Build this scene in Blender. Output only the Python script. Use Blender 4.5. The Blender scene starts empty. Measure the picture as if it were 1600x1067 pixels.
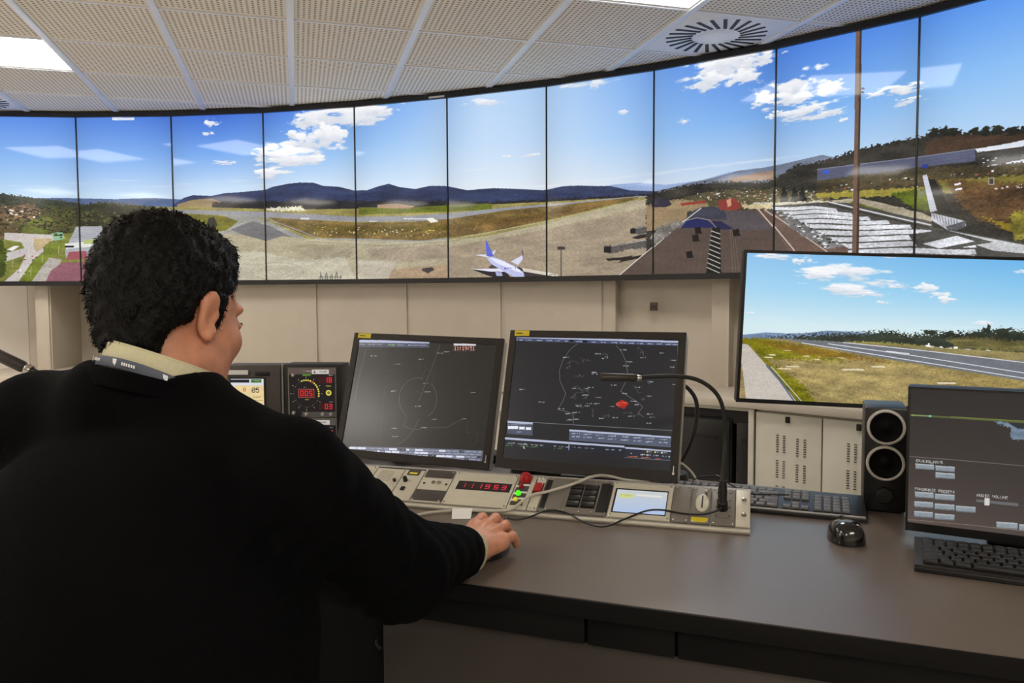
import bpy, math, random
from math import pi, sin, cos, radians
from mathutils import Matrix, Vector
import numpy as np
# ---------------------------------------------------------------- camera, light level
SC = bpy.context.scene
COL = SC.collection
EYE = 1.22
cam_d = bpy.data.cameras.new('camera'); cam = bpy.data.objects.new('camera', cam_d); COL.objects.link(cam)
cam_d.sensor_width = 36.0; cam_d.lens = 1215.8*36/1600; cam_d.clip_start = .05; cam_d.clip_end = 60
pitch, roll = .0566, -.0043
fw = Vector((0, cos(pitch), -sin(pitch))); r0 = Vector((1, 0, 0)); u0 = r0.cross(fw)
rt = cos(roll)*r0+sin(roll)*u0; up = -sin(roll)*r0+cos(roll)*u0
cam.matrix_world = Matrix(((rt.x, up.x, -fw.x, 0), (rt.y, up.y, -fw.y, 0), (rt.z, up.z, -fw.z, EYE), (0, 0, 0, 1)))
SC.camera = cam
SC.view_settings.view_transform = 'Standard'; SC.view_settings.look = 'None'; SC.view_settings.gamma = 1; SC.view_settings.exposure = 0.0
try: SC.view_settings.use_curve_mapping = False
except Exception: pass
SC.cycles.use_denoising = True; SC.cycles.max_bounces = 8; SC.cycles.sample_clamp_indirect = 4
w = bpy.data.worlds.new('world'); SC.world = w; w.use_nodes = True
w.node_tree.nodes['Background'].inputs[0].default_value = (.5, .55, .62, 1); w.node_tree.nodes['Background'].inputs[1].default_value = .05
LIGHT = 22.5           # what the ceiling light panels give off
PSI = .2696; GO = Vector((-2.2099, 3.4787, 0)); CEIL = 2.551; TILE = .6
GE1 = Vector((cos(PSI), sin(PSI), 0)); GE2 = Vector((-sin(PSI), cos(PSI), 0))
def grid(i, j, z=CEIL): return GO+GE1*(i*TILE)+GE2*(j*TILE)+Vector((0, 0, z))
# ---------------------------------------------------------------- helpers
def lin(c): return tuple(((v/255)/12.92 if v/255 <= .04045 else ((v/255+.055)/1.055)**2.4) for v in c)
def mat(name, col, rough=.5, metal=0.0, spec=.5, var=.06, scale=40, bump=0.0, emit=None, es=1.0, coat=0, sss=0, srgb=True):
    m = bpy.data.materials.new(name); m.use_nodes = True; nt = m.node_tree; b = nt.nodes['Principled BSDF']
    c = lin(col) if srgb else col
    tc = nt.nodes.new('ShaderNodeTexCoord'); nz = nt.nodes.new('ShaderNodeTexNoise'); nz.inputs['Scale'].default_value = scale; nz.inputs['Detail'].default_value = 4
    nt.links.new(tc.outputs['Object'], nz.inputs['Vector'])
    rp = nt.nodes.new('ShaderNodeValToRGB'); rp.color_ramp.elements[0].position = .3; rp.color_ramp.elements[1].position = .7
    rp.color_ramp.elements[0].color = (*[v*(1-var) for v in c], 1); rp.color_ramp.elements[1].color = (*[min(1, v*(1+var)) for v in c], 1)
    nt.links.new(nz.outputs['Fac'], rp.inputs['Fac']); nt.links.new(rp.outputs['Color'], b.inputs['Base Color'])
    b.inputs['Roughness'].default_value = rough; b.inputs['Metallic'].default_value = metal; b.inputs['Specular IOR Level'].default_value = spec
    if coat: b.inputs['Coat Weight'].default_value = coat; b.inputs['Coat Roughness'].default_value = .08
    if sss: b.inputs['Subsurface Weight'].default_value = sss; b.inputs['Subsurface Radius'].default_value = (.012, .005, .003); b.inputs['Subsurface Scale'].default_value = .6
    if bump:
        bp = nt.nodes.new('ShaderNodeBump'); bp.inputs['Strength'].default_value = bump; bp.inputs['Distance'].default_value = .002
        nt.links.new(nz.outputs['Fac'], bp.inputs['Height']); nt.links.new(bp.outputs['Normal'], b.inputs['Normal'])
    if emit: b.inputs['Emission Color'].default_value = (*lin(emit), 1); b.inputs['Emission Strength'].default_value = es
    return m
def mat_picture(name, arr, strength=1.0, rough=.08, spec=.25, base=(.012, .012, .014)):
    h, wd = arr.shape[:2]
    im = bpy.data.images.new(name, wd, h); px = np.ones((h, wd, 4), np.float32); px[..., :3] = np.clip(arr[::-1]/255, 0, 1)
    im.pixels.foreach_set(px.ravel()); im.update(); im.pack()
    m = bpy.data.materials.new(name); m.use_nodes = True; nt = m.node_tree; b = nt.nodes['Principled BSDF']
    t = nt.nodes.new('ShaderNodeTexImage'); t.image = im; t.extension = 'EXTEND'
    b.inputs['Base Color'].default_value = (*base, 1); b.inputs['Roughness'].default_value = rough; b.inputs['Specular IOR Level'].default_value = spec
    nt.links.new(t.outputs['Color'], b.inputs['Emission Color']); b.inputs['Emission Strength'].default_value = strength
    return m
class MB:
    def __init__(s): s.v = []; s.f = []; s.uv = None
    def add(s, vs, fs, M=None):
        n = len(s.v); s.v += [tuple(M @ Vector(p)) if M else tuple(p) for p in vs]; s.f += [tuple(i+n for i in f) for f in fs]; return s
    def box(s, c, d, M=None):
        x, y, z = c; a, b, e = d[0]/2, d[1]/2, d[2]/2
        v = [(x+i*a, y+j*b, z+k*e) for k in (-1, 1) for j in (-1, 1) for i in (-1, 1)]
        return s.add(v, [(0, 2, 3, 1), (4, 5, 7, 6), (0, 1, 5, 4), (2, 6, 7, 3), (0, 4, 6, 2), (1, 3, 7, 5)], M)
    def frus(s, c, d0, d1, h, M=None):
        x, y, z = c; v = [(x+i*d[0]/2, y+j*d[1]/2, z+k*h) for k, d in ((0, d0), (1, d1)) for j in (-1, 1) for i in (-1, 1)]
        return s.add(v, [(0, 2, 3, 1), (4, 5, 7, 6), (0, 1, 5, 4), (2, 6, 7, 3), (0, 4, 6, 2), (1, 3, 7, 5)], M)
    def prism(s, poly, z0, z1, M=None):
        n = len(poly); v = [(x, y, z0) for x, y in poly]+[(x, y, z1) for x, y in poly]
        return s.add(v, [tuple(range(n))[::-1], tuple(range(n, 2*n))]+[(i, (i+1) % n, n+(i+1) % n, n+i) for i in range(n)], M)
    def lathe(s, prof, n=32, M=None):
        v = []; f = []
        for r, z in prof: v += [(r*cos(2*pi*k/n), r*sin(2*pi*k/n), z) for k in range(n)]
        for i in range(len(prof)-1):
            for k in range(n): f.append((i*n+k, i*n+(k+1) % n, (i+1)*n+(k+1) % n, (i+1)*n+k))
        f.append(tuple(range(n))[::-1]); f.append(tuple(range((len(prof)-1)*n, len(prof)*n)))
        return s.add(v, f, M)
    def tube(s, pts, r, n=10, flat=1.0):
        P = [Vector(p) for p in pts]; R = r if isinstance(r, (list, tuple)) else [r]*len(P); v = []; f = []
        T = (P[1]-P[0]).normalized(); N = T.orthogonal().normalized()
        for i, p in enumerate(P):
            t = (P[min(i+1, len(P)-1)]-P[max(i-1, 0)]).normalized(); N = (N-t*N.dot(t)).normalized(); B = t.cross(N)
            v += [tuple(p+(N*cos(2*pi*k/n)+B*sin(2*pi*k/n)*flat)*R[i]) for k in range(n)]
        for i in range(len(P)-1):
            for k in range(n): f.append((i*n+k, i*n+(k+1) % n, (i+1)*n+(k+1) % n, (i+1)*n+k))
        f.append(tuple(range(n))[::-1]); f.append(tuple(range((len(P)-1)*n, len(P)*n)))
        return s.add(v, f)
    def build(s, name, m, parent=None, bevel=0, smooth=False, seg=2, uvrect=None, angle=35):
        me = bpy.data.meshes.new(name); me.from_pydata(s.v, [], s.f)
        if bevel:
            import bmesh
            bm = bmesh.new(); bm.from_mesh(me); bmesh.ops.recalc_face_normals(bm, faces=bm.faces)
            es = [e for e in bm.edges if len(e.link_faces) == 2 and e.calc_face_angle(0) > radians(30)]
            bmesh.ops.bevel(bm, geom=es, offset=bevel, segments=seg, affect='EDGES', profile=.5, clamp_overlap=True); bm.to_mesh(me); bm.free()
        me.materials.append(m)
        if smooth or bevel:
            me.polygons.foreach_set('use_smooth', [True]*len(me.polygons))
            try: me.set_sharp_from_angle(angle=radians(angle))
            except Exception: pass
        o = bpy.data.objects.new(name, me); COL.objects.link(o)
        if parent: o.parent = parent
        return o
def spline(P, n=8):
    P = [Vector(p) for p in P]; Q = [P[0]*2-P[1]]+P+[P[-1]*2-P[-2]]; out = []
    for i in range(1, len(Q)-2):
        a, b, c, d = Q[i-1:i+3]
        for k in range(n):
            t = k/n; out.append(.5*((2*b)+(c-a)*t+(2*a-5*b+4*c-d)*t*t+(3*b-3*c+d-a)*t**3))
    out.append(P[-1]); return out
def picture(name, p00, p10, p11, p01, m, parent=None):
    # a quad whose corners run bottom left, bottom right, top right, top left of the picture
    me = bpy.data.meshes.new(name); me.from_pydata([tuple(p00), tuple(p10), tuple(p11), tuple(p01)], [], [(0, 1, 2, 3)])
    uv = me.uv_layers.new(name='uv'); 
    for i, q in enumerate([(0, 0), (1, 0), (1, 1), (0, 1)]): uv.data[i].uv = q
    me.materials.append(m); o = bpy.data.objects.new(name, me); COL.objects.link(o)
    if parent: o.parent = parent
    return o
def empty(name, M, label, cat, group=None):
    o = bpy.data.objects.new(name, None); COL.objects.link(o); o.empty_display_size = .05
    o.matrix_world = M if isinstance(M, Matrix) else Matrix.Translation(M)
    return tag(o, label, cat, group)
def tag(o, label, cat, group=None):
    o['label'] = label; o['category'] = cat
    if group: o['group'] = group
    return o
def struct(o): o['kind'] = 'structure'; return o
def frameM(o, x, y, z=None):
    x = Vector(x).normalized(); y = Vector(y).normalized(); z = x.cross(y).normalized() if z is None else Vector(z)
    M = Matrix.Identity(4)
    for i in range(3): M[i][0], M[i][1], M[i][2], M[i][3] = x[i], y[i], z[i], o[i]
    return M
def rz(a): return Matrix.Rotation(a, 4, 'Z')
def dup(o, M, label=None):
    c = o.copy(); COL.objects.link(c); c.matrix_world = M
    if label: c['label'] = label
    for ch in list(o.children):
        k = ch.copy(); COL.objects.link(k); k.parent = c
        for g in ch.children: q = g.copy(); COL.objects.link(q); q.parent = k
    return c
M_ = dict(
    wall=mat('wall_paint', (226, 219, 208), .55, var=.03, scale=6), wall2=mat('panel_laminate', (200, 190, 175), .45, var=.03, scale=8),
    floor=mat('floor_vinyl', (214, 209, 202), .5, var=.12, scale=30), bar=mat('ceiling_rail_white', (236, 238, 244), .3, var=.02),
    black=mat('black_plastic', (22, 21, 21), .38, var=.1), blackm=mat('matt_black_plastic', (24, 23, 22), .6, var=.1), bezel=mat('monitor_bezel', (44, 38, 34), .5, spec=.3, var=.06, bump=.1, scale=300),
    side=mat('monitor_side_grey', (176, 170, 162), .4), dark=mat('display_frame_black', (12, 12, 15), .4, var=.1), desk=mat('desk_laminate', (110, 98, 89), .3, spec=.8, var=.05, scale=160, bump=.05),
    deskedge=mat('desk_edge_black', (9, 8, 8), .6, spec=.15), grey=mat('desk_front_grey', (54, 48, 43), .5, var=.05), rack=mat('rack_panel_cream', (200, 194, 176), .42, var=.04, scale=60),
    rackg=mat('rack_panel_grey', (116, 110, 102), .45, var=.06, scale=80), rackd=mat('blanking_plate_dark', (68, 62, 58), .5, var=.08, scale=80), hole=mat('recess_black', (9, 9, 9), .6),
    chrome=mat('nickel_screw', (190, 186, 178), .22, metal=1), cab=mat('cabinet_steel_grey', (208, 203, 188), .42, var=.03, scale=12), white=mat('white_paint', (240, 240, 242), .4, var=.02),
    cable=mat('cable_cream', (196, 190, 174), .45), key=mat('key_cap', (92, 88, 86), .42, var=.12, scale=90), key2=mat('key_cap_black', (34, 33, 34), .35, var=.1, scale=90), ring=mat('speaker_ring_silver', (206, 200, 192), .35),
    cone=mat('speaker_cone', (10, 8, 8), .6, spec=.12), paper=mat('paper_label', (226, 226, 222), .6, var=.03), yellow=mat('yellow_label', (216, 196, 30), .5, var=.05), red=mat('red_lens', (150, 14, 22), .15, coat=.6, emit=(120, 6, 12), es=.25),
    green=mat('green_lamp', (60, 210, 30), .2, emit=(70, 230, 30), es=1.2), amber=mat('amber_lamp', (214, 200, 60), .3, emit=(190, 180, 40), es=.4), switch=mat('wall_socket_brown', (70, 56, 48), .4),
    skin=mat('skin', (210, 146, 115), .48, var=.1, scale=60, bump=.12, sss=.25), hair=mat('hair_dark_brown', (10, 8, 7), .6, spec=.2, var=.5, scale=220, bump=.5), knit=mat('black_knit', (4, 4, 5), .9, spec=.08, var=.25, scale=260, bump=.5),
    shirt=mat('cream_collar_cloth', (206, 200, 164), .75, var=.05, scale=220, bump=.2), lany=mat('lanyard_grey_blue', (84, 90, 104), .6, var=.08, scale=120), trouser=mat('dark_trouser_cloth', (24, 25, 30), .8, var=.15, scale=200),
    lip=mat('lip', (168, 96, 84), .45), eyew=mat('eye_white', (220, 214, 206), .2), cloth=mat('chair_fabric_black', (20, 20, 22), .85, var=.2, scale=220, bump=.3), metal=mat('chair_metal', (60, 60, 62), .35, metal=.8))
# ---------------------------------------------------------------- painter for the pictures shown on the displays
import numpy as np
def vnoise(h, w, cell, seed, octs=4):
    rg = np.random.RandomState(seed); out = np.zeros((h, w), np.float32); amp = 1.0; tot = 0
    cx, cy = (cell if isinstance(cell, tuple) else (cell, cell))
    for _ in range(octs):
        gh, gw = int(h/cy)+3, int(w/cx)+3
        g = rg.rand(gh, gw).astype(np.float32)
        yy = np.arange(h)/cy; xx = np.arange(w)/cx
        y0 = yy.astype(int); x0 = xx.astype(int); fy = yy-y0; fx = xx-x0
        fy = (fy*fy*(3-2*fy))[:, None].astype(np.float32); fx = (fx*fx*(3-2*fx))[None, :].astype(np.float32)
        a = g[y0][:, x0]; b = g[y0][:, x0+1]; c = g[y0+1][:, x0]; d = g[y0+1][:, x0+1]
        out += amp*((a*(1-fx)+b*fx)*(1-fy)+(c*(1-fx)+d*fx)*fy); tot += amp
        amp *= .55; cx = max(cx/2, 1.01); cy = max(cy/2, 1.01)
    return out/tot
FONT = {c: [int(v[i:i+2], 16) for i in range(0, 10, 2)] for c, v in dict(zip(
    "0123456789:ABCDEFGHIJKLMNOPQRSTUVWXYZ-.",
    "3E5149453E 00427F4000 4261514946 2141454B31 1814127F10 2745454539 3C4A494930 0171090503 3649494936 064949291E 0036360000 7E1111117E 7F49494936 3E41414122 7F4141221C 7F49494941 7F09090901 3E4149497A 7F0808087F 00417F4100 2040413F01 7F08142241 7F40404040 7F020C027F 7F0408107F 3E4141413E 7F09090906 3E4151215E 7F09192946 4649494931 01017F0101 3F4040403F 1F2040201F 3F4038403F 6314081463 0708700807 6151494543 0808080808 0060600000".split())).items()}
class Canvas:
    def __init__(s, w, h, mp, base=(0, 0, 0)):
        s.w, s.h, s.mp = w, h, mp
        s.a = np.zeros((h, w, 3), np.float32); s.a[:] = base
        s.n1 = vnoise(h, w, (60, 16), 5); s.n2 = vnoise(h, w, (4, 2.5), 9, 1)
    def P(s, pts): return [s.mp(*p) for p in pts]
    def _blend(s, y0, y1, x0, x1, m, col, tex=0, alpha=1.0, nz=None):
        c = np.array(col, np.float32)[None, None]
        if tex:
            n = (s.n1 if nz is None else nz)[y0:y1, x0:x1]*.75 + s.n2[y0:y1, x0:x1]*.25
            c = c*(1+tex*(n-.5)*2)[..., None]
        m = (m*alpha)[..., None]
        s.a[y0:y1, x0:x1] = s.a[y0:y1, x0:x1]*(1-m)+c*m
    def poly(s, pts, col, tex=0, alpha=1.0, rough=0, raw=False, nz=None, dens=None):
        p = np.array(pts if raw else s.P(pts), float)
        x0, y0 = np.floor(p.min(0)-rough-1).astype(int); x1, y1 = np.ceil(p.max(0)+rough+1).astype(int)
        x0, y0, x1, y1 = max(x0, 0), max(y0, 0), min(x1, s.w), min(y1, s.h)
        if x1 <= x0 or y1 <= y0: return
        X, Y = np.meshgrid(np.arange(x0, x1)+.5, np.arange(y0, y1)+.5)
        if rough:
            X = X+(s.n2[y0:y1, x0:x1]-.5)*2*rough; Y = Y+(s.n2[y0:y1, x0:x1][:, ::-1]-.5)*3*rough
        ins = np.zeros(X.shape, bool)
        for i in range(len(p)):
            (xa, ya), (xb, yb) = p[i], p[(i+1) % len(p)]
            if ya == yb: continue
            ins ^= ((ya > Y) != (yb > Y)) & (X < (xb-xa)*(Y-ya)/(yb-ya)+xa)
        m = ins.astype(np.float32)
        if dens is not None: m = m*(s.n2[y0:y1, x0:x1] > dens)
        s._blend(y0, y1, x0, x1, m, col, tex, alpha, nz)
    def line(s, pts, col, w=1.0, alpha=1.0, raw=False):
        p = pts if raw else s.P(pts)
        for (xa, ya), (xb, yb) in zip(p[:-1], p[1:]):
            x0, x1 = int(min(xa, xb)-w-1), int(max(xa, xb)+w+2); y0, y1 = int(min(ya, yb)-w-1), int(max(ya, yb)+w+2)
            x0, y0, x1, y1 = max(x0, 0), max(y0, 0), min(x1, s.w), min(y1, s.h)
            if x1 <= x0 or y1 <= y0: continue
            X, Y = np.meshgrid(np.arange(x0, x1)+.5, np.arange(y0, y1)+.5)
            dx, dy = xb-xa, yb-ya; L = dx*dx+dy*dy+1e-9
            t = np.clip(((X-xa)*dx+(Y-ya)*dy)/L, 0, 1)
            d = np.hypot(X-xa-t*dx, Y-ya-t*dy)
            s._blend(y0, y1, x0, x1, np.clip(w/2+.5-d, 0, 1).astype(np.float32), col, 0, alpha)
    def blob(s, x, y, rx, ry, col=(250, 250, 252), seed=1, soft=.5, amp=1.1, alpha=.95, shade=(205, 212, 226)):
        (cx, cy), (ex, _), (_, fy) = s.mp(x, y), s.mp(x+rx, y), s.mp(x, y+ry)
        rx, ry = abs(ex-cx), abs(fy-cy)
        x0, x1 = max(int(cx-rx*1.7), 0), min(int(cx+rx*1.7)+1, s.w); y0, y1 = max(int(cy-ry*1.7), 0), min(int(cy+ry*1.7)+1, s.h)
        if x1-x0 < 2 or y1-y0 < 2: return
        n = vnoise(y1-y0, x1-x0, (max(rx*.5, 3), max(ry*.5, 3)), seed, 5)
        X, Y = np.meshgrid((np.arange(x0, x1)+.5-cx)/rx, (np.arange(y0, y1)+.5-cy)/ry)
        v = 1-np.hypot(X, Y)+(n-.5)*2*amp
        m = np.clip(v/soft, 0, 1)*alpha; m = m*m*(3-2*m)
        t = np.clip(.5+Y*.55-(n-.5)*1.2, 0, 1)[..., None].astype(np.float32)
        c = np.array(col, np.float32)*(1-t)+np.array(shade, np.float32)*t
        m = m[..., None].astype(np.float32)
        s.a[y0:y1, x0:x1] = s.a[y0:y1, x0:x1]*(1-m)+c*m
    def rect(s, x0, y0, x1, y1, col, alpha=1.0, tex=0): s.poly([(x0, y0), (x1, y0), (x1, y1), (x0, y1)], col, tex, alpha)
    def specks(s, pts, cols, n, size, seed, raw=False):
        p = np.array(s.P(pts), float); rg = np.random.RandomState(seed); k = 0
        lo, hi = p.min(0), p.max(0)
        for _ in range(n*4):
            q = lo+rg.rand(2)*(hi-lo); ins = False
            for i in range(len(p)):
                (xa, ya), (xb, yb) = p[i], p[(i+1) % len(p)]
                if (ya > q[1]) != (yb > q[1]) and q[0] < (xb-xa)*(q[1]-ya)/(yb-ya)+xa: ins = not ins
            if ins:
                sx, sy = size*(.4+rg.rand()), size*(.25+.5*rg.rand()); c = cols[rg.randint(len(cols))]
                s.poly([(q[0]-sx, q[1]-sy), (q[0]+sx, q[1]-sy), (q[0]+sx*.9, q[1]+sy), (q[0]-sx, q[1]+sy)], c, raw=True)
                k += 1
                if k >= n: return
    def text(s, x, y, t, col, hgt, wid=None, alpha=1.0):
        # x, y: top left in source units; hgt: cap height in source units
        wid = wid or hgt*.8
        for i, ch in enumerate(t):
            g = FONT.get(ch)
            if not g: continue
            for c in range(5):
                for r in range(7):
                    if g[c] >> r & 1:
                        ux, uy = x+i*wid+c*wid/6, y+r*hgt/7
                        s.poly([(ux, uy), (ux+wid/6*1.12, uy), (ux+wid/6*1.12, uy+hgt/7*1.12), (ux, uy+hgt/7*1.12)], col, 0, alpha)
    def scrib(s, x, y, w, h, col, seed=0, alpha=.8):
        # tiny unreadable run of marks
        rg = np.random.RandomState(seed); u = x
        while u < x+w:
            d = h*(.3+.5*rg.rand()); 
            if rg.rand() < .85: s.rect(u, y+h*.35*rg.rand(), min(u+d, x+w), y+h*(.6+.4*rg.rand()), col, alpha)
            u += d+h*.22
    def seg7(s, x, y, w, h, dig, col, th=.16, off=None):
        S = dict(zip("0123456789", ("abcdef bc abged abgcd fgbc afgcd afgedc abc abcdefg abcdfg").split()))
        t = h*th; L = dict(a=(x, y, x+w, y+t), d=(x, y+h-t, x+w, y+h), g=(x, y+h/2-t/2, x+w, y+h/2+t/2), f=(x, y, x+t, y+h/2), b=(x+w-t, y, x+w, y+h/2), e=(x, y+h/2, x+t, y+h), c=(x+w-t, y+h/2, x+w, y+h))
        if off is not None:
            for k in "abcdefg": s.rect(*L[k], off)
        for k in S[dig]: s.rect(*L[k], col)
def homog(src, dst):
    A = []; b = []
    for (x, y), (u, v) in zip(src, dst):
        A.append([x, y, 1, 0, 0, 0, -u*x, -u*y]); b.append(u); A.append([0, 0, 0, x, y, 1, -v*x, -v*y]); b.append(v)
    hh = np.linalg.solve(np.array(A, float), np.array(b, float)); return lambda x, y: ((hh[0]*x+hh[1]*y+hh[2])/(hh[6]*x+hh[7]*y+1), (hh[3]*x+hh[4]*y+hh[5])/(hh[6]*x+hh[7]*y+1))

# ---- the airfield panorama, one long canvas cut into ten upright panels
PW, PH = 300, 530
SEAM_T = [(-27, 180), (117, 183), (267, 181.5), (410, 177), (553, 167), (697, 152), (853, 135.5), (1021, 112), (1213, 79), (1438, 25), (1717, -45)]
SEAM_B = [(-12, 441), (128, 439), (273, 438.5), (416, 437.5), (558.5, 435), (701, 433), (855, 432), (1019, 430), (1207, 428), (1426, 427), (1700, 426)]
def pano_map(x, y):
    yt = np.interp(x, [p[0] for p in SEAM_T], [p[1] for p in SEAM_T]); yb = np.interp(x, [p[0] for p in SEAM_B], [p[1] for p in SEAM_B])
    v = (y-yt)/(yb-yt)
    sx = [a[0]+(b[0]-a[0])*v for a, b in zip(SEAM_T, SEAM_B)]
    return float(np.interp(x, sx, np.arange(11))*PW), float(v*PH)
def paint_panorama():
    W, H = PW*10, PH
    c = Canvas(W, H, pano_map)
    xs = np.array([0, 200, 340, 480, 620, 760, 900, 1050, 1200, 1350, 1500, 1650]); U = np.array([pano_map(x, 250)[0] for x in xs])
    top = np.array([(96, 146, 232), (84, 132, 222), (66, 112, 212), (92, 142, 228), (130, 176, 240), (186, 214, 247), (166, 202, 244), (108, 158, 234), (76, 128, 220), (84, 138, 228), (92, 150, 236), (98, 156, 240)], float)
    mid = np.array([(140, 185, 243), (132, 178, 242), (120, 170, 240), (140, 188, 244), (168, 206, 246), (198, 222, 249), (184, 214, 247), (144, 190, 242), (120, 172, 236), (126, 180, 240), (138, 190, 245), (140, 192, 246)], float)
    hor = np.array([(196, 224, 246), (200, 224, 248), (205, 228, 250), (214, 232, 250), (222, 236, 250), (228, 237, 246), (226, 234, 242), (216, 226, 238), (204, 222, 240), (196, 220, 242), (186, 216, 244), (180, 212, 244)], float)
    u = np.arange(W); hv = np.interp(u, U, [.48, .47, .45, .45, .5, .53, .56, .6, .58, .56, .52, .5])
    v = np.arange(H)[:, None]/H/hv[None, :]
    for k in range(3):
        a, b, d = (np.interp(u, U, q[:, k])[None, :] for q in (top, mid, hor))
        t = np.clip(v, 0, 1); c.a[..., k] = np.where(t < .5, a+(b-a)*t*2, b+(d-b)*(t-.5)*2)
    # slight vignetting of every upright panel
    e = np.abs((u % PW)/PW-.5)*2; c.a *= (1-.07*e**3)[None, :, None]
    B = c.blob
    # clouds
    for q in [(500, 182, 50, 14, 3), (560, 176, 55, 18, 4), (585, 172, 30, 10, 24), (478, 190, 20, 12, 5), (455, 209, 14, 7, 6), (430, 238, 38, 15, 7), (480, 226, 46, 22, 8), (512, 212, 32, 18, 9), (460, 250, 50, 13, 10), (425, 270, 34, 8, 11), (330, 192, 12, 7, 12), (324, 208, 9, 3, 13), (352, 253, 18, 4, 14)]:
        B(q[0], q[1], q[2], q[3], seed=q[4], soft=.45)
    for q in [(912, 131, 42, 6, 21), (935, 129, 14, 9, 22), (760, 158, 30, 6, 23), (830, 241, 16, 3, 25), (975, 175, 8, 4, 26), (795, 243, 10, 2, 27)]: B(*q[:4], seed=q[4], alpha=.75)
    for q in [(1125, 112, 52, 22, 31), (1150, 98, 44, 16, 32), (1192, 92, 26, 12, 33), (1110, 128, 34, 14, 34), (1165, 122, 30, 12, 35), (1192, 152, 20, 12, 36), (1255, 135, 50, 22, 37), (1228, 158, 46, 14, 38), (1300, 140, 36, 14, 39), (1262, 176, 52, 14, 40), (1215, 180, 16, 7, 41), (1300, 176, 24, 6, 42), (1405, 140, 34, 9, 43), (1418, 158, 22, 7, 44), (1070, 190, 9, 4, 45), (1322, 188, 9, 4, 46), (1375, 146, 20, 5, 47)]:
        B(*q[:4], seed=q[4], soft=.42)
    for i in range(16): B(760+i*36, 262+(i*37 % 40)-i*1.2, 60, 3.5, seed=60+i, alpha=.32, soft=.9)
    for i in range(8): B(60+i*60, 290-(i % 3)*4, 50, 4, seed=90+i, alpha=.3, soft=.9)
    Po = c.poly; bot = 470
    # distant ridges
    Po([(900, 300), (960, 288), (1000, 285), (1040, 289), (1100, 282), (1140, 270), (1180, 264), (1230, 262), (1230, 330), (900, 330)], (150, 172, 212), .1)
    Po([(1020, 300), (1080, 286), (1120, 278), (1155, 268), (1190, 264), (1240, 254), (1290, 243), (1320, 250), (1320, 330), (1020, 330)], (112, 122, 142), .25)
    Po([(-40, 310), (100, 308), (180, 310), (240, 308), (290, 311), (330, 312), (330, 335), (-40, 335)], (84, 102, 140), .2)
    Po([(270, 318), (286, 308), (300, 304), (330, 305), (350, 301), (380, 299), (412, 296), (425, 291), (450, 286), (468, 284), (490, 284), (506, 289), (530, 290), (555, 296), (574, 295), (592, 289), (608, 285), (625, 290), (650, 293), (672, 288), (695, 288), (715, 292), (730, 295), (770, 292), (800, 293), (850, 296), (880, 290), (905, 289), (935, 290), (955, 290), (985, 297), (1022, 299), (1060, 330), (270, 330)], (56, 66, 98), .35)
    Po([(430, 300), (470, 292), (520, 300), (555, 304), (590, 296), (640, 304), (700, 300), (770, 306), (880, 300), (960, 304), (1020, 306), (1020, 330), (300, 330), (350, 306)], (48, 58, 92), .4, alpha=.6)
    Po([(275, 318), (300, 311), (330, 309), (345, 314), (345, 330), (275, 330)], (150, 130, 96), .2)
    Po([(330, 316), (380, 312), (440, 314), (480, 310), (556, 312), (620, 312), (697, 311), (760, 314), (860, 310), (1010, 303), (1030, 330), (330, 332)], (40, 40, 44), .6, rough=4)
    # ground base
    Po([(-60, 318), (300, 322), (460, 326), (700, 320), (860, 314), (1020, 306), (1020, bot), (-60, bot)], (150, 140, 82), .35)
    Po([(560, 322), (640, 322), (700, 318), (770, 316), (770, 326), (560, 334)], (104, 112, 38), .3)
    Po([(590, 318), (620, 316), (650, 320), (640, 324), (590, 323)], (168, 140, 112), .2)
    Po([(415, 324), (470, 321), (480, 328), (415, 329)], (226, 222, 196), .25, rough=3)
    # far left: wooded hill, village, access roads
    Po([(-60, 298), (20, 302), (60, 308), (100, 312), (125, 316), (125, 345), (-60, 345)], (58, 66, 56), .4, rough=3)
    Po([(-60, 318), (30, 322), (120, 322), (150, 316), (200, 318), (262, 324), (270, 350), (270, 400), (-60, 400)], (78, 78, 42), .55, rough=4)
    Po([(-60, 322), (60, 318), (75, 335), (40, 345), (-60, 350)], (126, 100, 74), .6, rough=6)
    Po([(120, 318), (160, 314), (262, 330), (280, 400), (120, 372)], (48, 50, 30), .7, rough=7)
    c.specks([(10, 322), (72, 322), (78, 345), (20, 348)], [(235, 232, 226), (210, 150, 110), (240, 240, 240), (120, 90, 60)], 60, 3.2, 3)
    Po([(50, 345), (80, 336), (92, 350), (70, 372), (40, 366)], (102, 110, 46), .4, rough=4)
    Po([(-60, 352), (40, 350), (34, 378), (-60, 385)], (104, 86, 58), .6, rough=5)
    c.specks([(-10, 345), (45, 345), (45, 372), (-10, 380)], [(150, 130, 100), (60, 50, 30), (90, 90, 40)], 90, 2.2, 5)
    Po([(-60, 378), (120, 362), (125, bot), (-60, bot)], (122, 126, 56), .35)
    Po([(18, 363), (60, 365), (85, 366), (92, 374), (70, 380), (76, 396), (60, 420), (40, 445), (5, 455), (40, 420), (50, 395), (42, 378), (18, 374)], (200, 192, 188), .1)
    Po([(18, 396), (52, 386), (56, 396), (18, 410)], (196, 190, 190), .1)
    Po([(60, 372), (88, 372), (64, 394), (60, 386)], (190, 170, 130), .2)
    Po([(112, 372), (86, 402), (60, 445), (34, 450), (60, 405), (84, 384)], (114, 126, 42), .3)
    Po([(82, 402), (100, 405), (92, 425), (70, 450), (52, 450), (70, 420)], (172, 166, 158), .2)
    Po([(-60, 380), (14, 372), (22, 400), (20, 430), (6, 442), (-60, 450)], (66, 78, 20), .6, rough=5)
    Po([(84, 364), (100, 361), (104, 372), (90, 376)], (140, 184, 150), .1)
    Po([(40, 384), (32, 384), (22, 390), (30, 392)], (236, 234, 232))
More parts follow.
